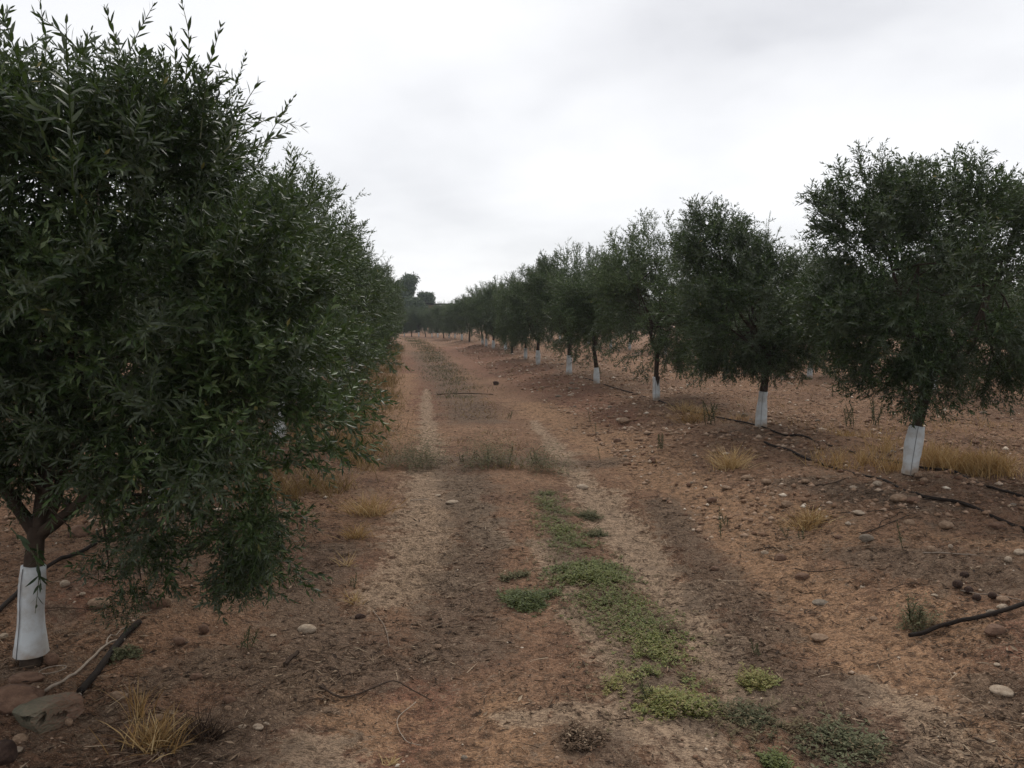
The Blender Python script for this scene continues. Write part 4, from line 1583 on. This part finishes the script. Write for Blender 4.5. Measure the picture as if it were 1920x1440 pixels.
mb = MB()
r = np.random.default_rng(8)
creeper(mb, [(1025, 925), (1040, 965), (1062, 1010), (1095, 1055), (1120, 1105), (1160, 1140), (1205, 1175), (1225, 1210)], [.11, .15, .17, .17, .20, .22, .22, .16], 3600, .042, r, thr=.47)
creeper(mb, [(1090, 1060), (1120, 1095)], [.2, .2], 900, .06, r, .4, .02, thr=.3)
creeper(mb, [(1215, 1190), (1235, 1240), (1250, 1290), (1285, 1340)], [.14, .13, .14, .15], 1300, .04, r, .65, thr=.46)
creeper(mb, [(1245, 1310), (1290, 1340)], [.13, .12], 700, .055, r, .8, .018, thr=.36)
creeper(mb, [(1150, 1275), (1185, 1285)], [.10, .08], 160, .05, r, .85)
tag(mb.obj('ground_cover', M_GREEN), kind='stuff')
mb = MB()
creeper(mb, [(1025, 925), (1062, 1010), (1120, 1105), (1205, 1175), (1215, 1240), (1250, 1310), (1310, 1360)], [.2, .28, .34, .36, .3, .3, .26], 1500, .06, r, .6, .016, thr=.42)
creeper(mb, [(1300, 1300), (1400, 1340), (1520, 1390), (1650, 1430)], [.16, .2, .22, .2], 600, .05, r, .6, .016, thr=.45)
tag(mb.obj('withered_ground_cover', M_WEEDMIX), kind='stuff')


def weed_patch(pts, hw, n, h, lab, m, tone, lf=.016, seed=0, name='weed_patch', thr=.3, up=0.0):
    mb = MB()
    creeper(mb, pts, hw, n, h, np.random.default_rng(seed), tone, lf, 3 + seed, thr, up)
    tag(mb.obj(name, m), lab, 'weed')


weed_patch([(960, 1135), (1010, 1128)], [.15, .10], 760, .06, 'compact green weed patch left of the green strip, in the pale track', M_GREEN, .25, seed=1)
weed_patch([(1010, 1118), (1045, 1112)], [.04, .04], 170, .03, 'thin weed runner right of the compact green patch', M_GREEN, .35, seed=2)
weed_patch([(940, 1085), (990, 1082)], [.05, .05], 200, .04, 'dull greyish weed patch behind the compact green one', M_WEED, .8, seed=3)
weed_patch([(1375, 1355), (1425, 1340)], [.12, .09], 190, .045, 'grey green weed right of the green strip near the bottom', M_GREYWEED, .35, seed=4)
weed_patch([(1400, 1275), (1440, 1290)], [.05, .06], 220, .06, 'yellowish weed beside the flat half-sunk stone', M_GREEN, .95, seed=5)
weed_patch([(1520, 1375), (1600, 1400), (1650, 1415)], [.14, .15, .12], 240, .045, 'frosty grey green weed sprawling at the bottom right of the strip', M_GREYWEED, .55, .02, seed=6, thr=.42)
weed_patch([(1065, 1385), (1120, 1395)], [.07, .06], 330, .045, 'brownish withered weed patch at the bottom, left of the strip', M_LITTER, .6, seed=7)
weed_patch([(1120, 975), (1090, 965)], [.07, .06], 260, .07, 'dull brown green tuft right of the top of the green strip', M_WEED, .7, seed=8)
weed_patch([(1105, 1008), (1130, 1000)], [.05, .05], 160, .05, 'small olive brown weed on the pale track right of the strip', M_WEED, .6, seed=9)
weed_patch([(1440, 1440), (1470, 1435)], [.05, .05], 120, .04, 'tiny green weed cut by the bottom edge', M_GREEN, .3, seed=10)
weed_patch([(200, 1240), (260, 1225)], [.05, .05], 150, .03, 'faint green weeds right of the dark hose', M_WEED, .4, seed=11, thr=.45)
weed_patch([(740, 870), (820, 878)], [.30, .30], 420, .30, 'bushy dull weed patch across the left edge of the track', M_WEED, .75, .028, seed=12, thr=.42, up=2.2)
weed_patch([(880, 870), (960, 872)], [.34, .25], 330, .28, 'dull weed patch in the middle of the track', M_WEED, .7, .028, seed=13, thr=.42, up=2.2)
weed_patch([(975, 885), (1050, 880)], [.28, .28], 200, .24, 'sparse dull weeds right of the middle patch', M_WEED, .6, .026, seed=14, thr=.42, up=2.2)
weed_patch([(1705, 1160), (1735, 1190)], [.08, .06], 90, .11, 'dark bushy weed just left above the black hose end', M_WEED, .5, seed=16, up=1.2)
weed_patch([(1215, 1195), (1275, 1180)], [.02, .02], 60, .03, 'tiny brown weed on bare pale soil right of the strip', M_LITTER, .5, seed=17)


def spike_weed(seed, h=.2, n=5):
    r = np.random.default_rng(seed)
    mb = MB()
    for k in range(n):
        a = r.random() * 6.28
        s = bent_stem(r, (r.normal(0, .02), r.normal(0, .02), -.01), (math.cos(a) * .3, math.sin(a) * .3, 1), h * r.uniform(.55, 1.05), 5, 0, .06)
        tube(mb, s, np.linspace(.0025, .001, 6), 4, .3)
        b, Ls, Ns, ln, wd = shoot_leaf_frames(s, .009, r, .028, .15)
        leaves_lite(mb, b, Ls, Ns, ln, wd * 1.1, np.clip(r.normal(.45, .2, len(b)), 0, 1))
    return mb.mesh('weed', M_WEED)


WM = [spike_weed(1, .20, 1), spike_weed(2, .17, 3), spike_weed(3, .22, 5), spike_weed(4, .15, 2)]
WL = [(1348, 1010, 3, 1.0, 0, 'tall single dark weed standing on the ochre slope'), (1362, 985, 3, .7, 1, 'shorter bushy weed right behind the tall single one'),
      (1480, 1008, 2, .7, 3, 'dark weed at the left edge of the yellow grey tuft'), (1500, 1012, 2, .6, 1, 'dark weed in front of the yellow grey tuft'),
      (1238, 845, 0, 1.0, 2, 'dark bushy weed on the bank foot below the third tree'), (1124, 868, 0, .8, 0, 'small spike weed alone on the right wheel track'),
      (1116, 815, 0, .8, 0, 'spike weed at the left of the bank foot, in the middle distance'), (1105, 792, 0, .8, 0, 'farther spike weed at the bank foot'),
      (957, 785, 0, 1.0, 1, 'small weed standing in the right wheel track far ahead'), (895, 860, 0, 1.0, 3, 'spike weed left of the middle weed patch'),
      (868, 868, 0, .9, 1, 'low weed left of the spike weed in the track'), (1000, 868, 0, 1.1, 1, 'weed spikes right of the middle patch'),
      (955, 876, 0, 1.0, 0, 'spike weed in front of the middle patch'), (913, 882, 0, 1.0, 0, 'spike weed before the middle patch, leaning left'),
      (1328, 795, 0, 1.5, 2, 'bushy dark weed left of the second right-hand trunk'), (1690, 1032, 0, .8, 0, 'thin dark spike on the bank right of the diagonal stick'),
      (1420, 1230, 0, 0.6, 1, 'small weed in the dark litter patch'), (660, 1100, 0, .6, 1, 'small dull weed left of the track, by the straws'),
      (472, 1215, 0, .9, 1, 'dark withered weed between the hanging branch and the bent twig'), (1590, 800, 0, 1.4, 2, 'dark bush of weed behind the grass band'),
      (1640, 795, 0, 1.6, 2, 'second dark bush of weed behind the grass band'), (700, 850, 0, 1.0, 1, 'weed at the left end of the bushy weed patch'),
      (1720, 1170, 0, 1.0, 1, 'dry weed stalks standing at the end of the black hose'), (1212, 1318, 0, .8, 1, 'upright weed at the lower part of the green strip')]
for px, py, _, s, k, lab in WL:
    p = gp(px, py)
    o = bpy.data.objects.new('weed', WM[k])
    COL.objects.link(o)
    o.location = [float(c) for c in p]
    o.rotation_euler = (0, 0, random.random() * 6.28)
    o.scale = (s * 1.3, s * 1.3, s * 1.25)
    tag(o, lab, 'weed', 'upright weeds')

# ------------------------------------------------------------------ litter and gravel, past counting
r = np.random.default_rng(77)


def scatter(n, ymin, ymax, pw):
    y = ymin + (ymax - ymin) * r.random(n) ** pw
    x = (r.random(n) * 2 - 1) * (y * .70 + .3)
    return x, y


def litter_density(x, y):
    u = x - xc(y)
    d = .26 + .5 * sstep(1.0, 2.0, np.abs(u)) + .0 * x
    d = np.maximum(d, .75 * np.maximum.reduce([polyd(x, y, p_, h_) for p_, h_ in DARK]))
    d = d * (.25 + 1.5 * sstep(.35, .65, fbm(x, y, 2.4, 3, 61)))
    return np.clip(d, 0.04, 1)


mb = MB()
x, y = scatter(175000, 2.4, 17, 1.75)
keep = r.random(len(x)) < litter_density(x, y)
x, y = x[keep], y[keep]
n = len(x)
ln = (.008 + .045 * r.random(n) ** 1.8) * (1 + .03 * y)
a = r.random(n) * 6.28
base = np.stack([x, y, H(x, y) + r.uniform(-.001, .008, n)], -1)
Ld = np.stack([np.cos(a), np.sin(a), r.normal(0, .16, n)], -1)
leaves_lite(mb, base, Ld, np.stack([r.normal(0, .45, n), r.normal(0, .45, n), np.ones(n)], -1), ln, ln * r.uniform(.1, .3, n), np.clip(r.beta(1.3, 1.7, n), 0, 1))
# thin twigs and straws lying about
x, y = scatter(22000, 2.4, 16, 1.5)
keep = r.random(len(x)) < litter_density(x, y) * .9
x, y = x[keep], y[keep]
n = len(x)
a = r.random(n) * 6.28
base = np.stack([x, y, H(x, y) + .004], -1)
blades(mb, base, np.stack([np.cos(a), np.sin(a), np.abs(r.normal(0, .08, n))], -1), r.uniform(.04, .16, n), r.uniform(.0011, .0024, n) * (1 + .03 * y), np.clip(r.beta(2, 1.1, n), 0, 1), r.normal(0, .15, n), r)
tag(mb.obj('leaf_litter', M_LITTER), kind='stuff')

OV = np.array([(1, 0, 0), (-1, 0, 0), (0, 1, 0), (0, -1, 0), (0, 0, 1), (0, 0, -1.)])
OF = np.array([(0, 2, 4), (2, 1, 4), (1, 3, 4), (3, 0, 4), (2, 0, 5), (1, 2, 5), (3, 1, 5), (0, 3, 5)])


def gravel(mb, x, y, sz, tint):
    n = len(x)
    a = r.random(n) * 6.28
    v = OV[None] * (1 + r.normal(0, .18, (n, 6, 1))) * (sz[:, None, None] * np.array([1, .75, .5])[None, None])
    c, s = np.cos(a)[:, None], np.sin(a)[:, None]
    vx, vy = v[..., 0] * c - v[..., 1] * s, v[..., 0] * s + v[..., 1] * c
    v = np.stack([vx + x[:, None], vy + y[:, None], v[..., 2] + H(x, y)[:, None] + .1 * sz[:, None]], -1)
    mb.add(v, np.arange(n)[:, None, None] * 6 + OF[None], None, np.repeat(tint, 6))


mb = MB()
x, y = scatter(26000, 2.4, 22, 1.7)
u = x - xc(y)
keep = r.random(len(x)) < (.22 + .5 * sstep(1.1, 1.9, u) + .25 * sstep(1.2, 2, -u)) * (.4 + 1.2 * fbm(x, y, 2, 2, 90))
x, y = x[keep], y[keep]
gravel(mb, x, y, r.uniform(.003, .008, len(x)) * (1 + .05 * y) + .012 * r.random(len(x)) ** 9, np.clip(r.beta(2, 1.8, len(x)), 0, 1))
tag(mb.obj('gravel', M_GRAVEL, smooth=True), kind='stuff')
# mid-sized pebbles further off on the bank
mb = MB()
x, y = scatter(15000, 6, 48, 1.5)
u = x - xc(y)
keep = (u > 1.3) | (u < -1.8)
x, y = x[keep], y[keep]
gravel(mb, x, y, (.010 + .030 * r.random(len(x)) ** 2) * (1 + .022 * y), np.clip(r.beta(2.2, 1.5, len(x)), 0, 1))
tag(mb.obj('pebbles', M_GRAVEL, smooth=True), kind='stuff')
mb = MB()
n = 5200
y = 9 + 40 * r.random(n) ** 1.4
u = np.where(r.random(n) < .7, r.uniform(1.3, 4.6, n), r.uniform(4.6, 13, n))
x = xc(y) + u
keep = fbm(x, y, 1.2, 2, 97) > .45
x, y = x[keep], y[keep]
gravel(mb, x, y, (.018 + .04 * r.random(len(x)) ** 2) * (1 + .012 * y), np.clip(r.beta(2, 1.8, len(x)), 0, 1))
tag(mb.obj('field_stones', M_GRAVEL, smooth=True), kind='stuff')

# ------------------------------------------------------------------ haze
mb = MB()
box(mb, (0, 85, 8.5), (420, 270, 19.2))
hz = mb.obj('haze')
tag(hz, kind='stuff')
hm = bpy.data.materials.new('haze_air')
hm.use_nodes = True
ht = NT(hm.node_tree)
ho = ht.n('ShaderNodeOutputMaterial')
pv = ht.n('ShaderNodeVolumePrincipled')
pv.inputs['Color'].default_value = (.80, .86, .95, 1)
pv.inputs['Density'].default_value = 0.0006
pv.inputs['Anisotropy'].default_value = 0.2
ht.l(pv.outputs[0], ho.inputs['Volume'])
hz.data.materials.append(hm)

print('TRIS', {m.name: len(m.loops) - 2 * len(m.polygons) for m in bpy.data.meshes if len(m.polygons) > 20000}, sum(len(m.loops) - 2 * len(m.polygons) for m in bpy.data.meshes))
print('leaf objects', nl, 'polys', sum(len(m.polygons) for m in bpy.data.meshes), 'objects', len(bpy.data.objects))
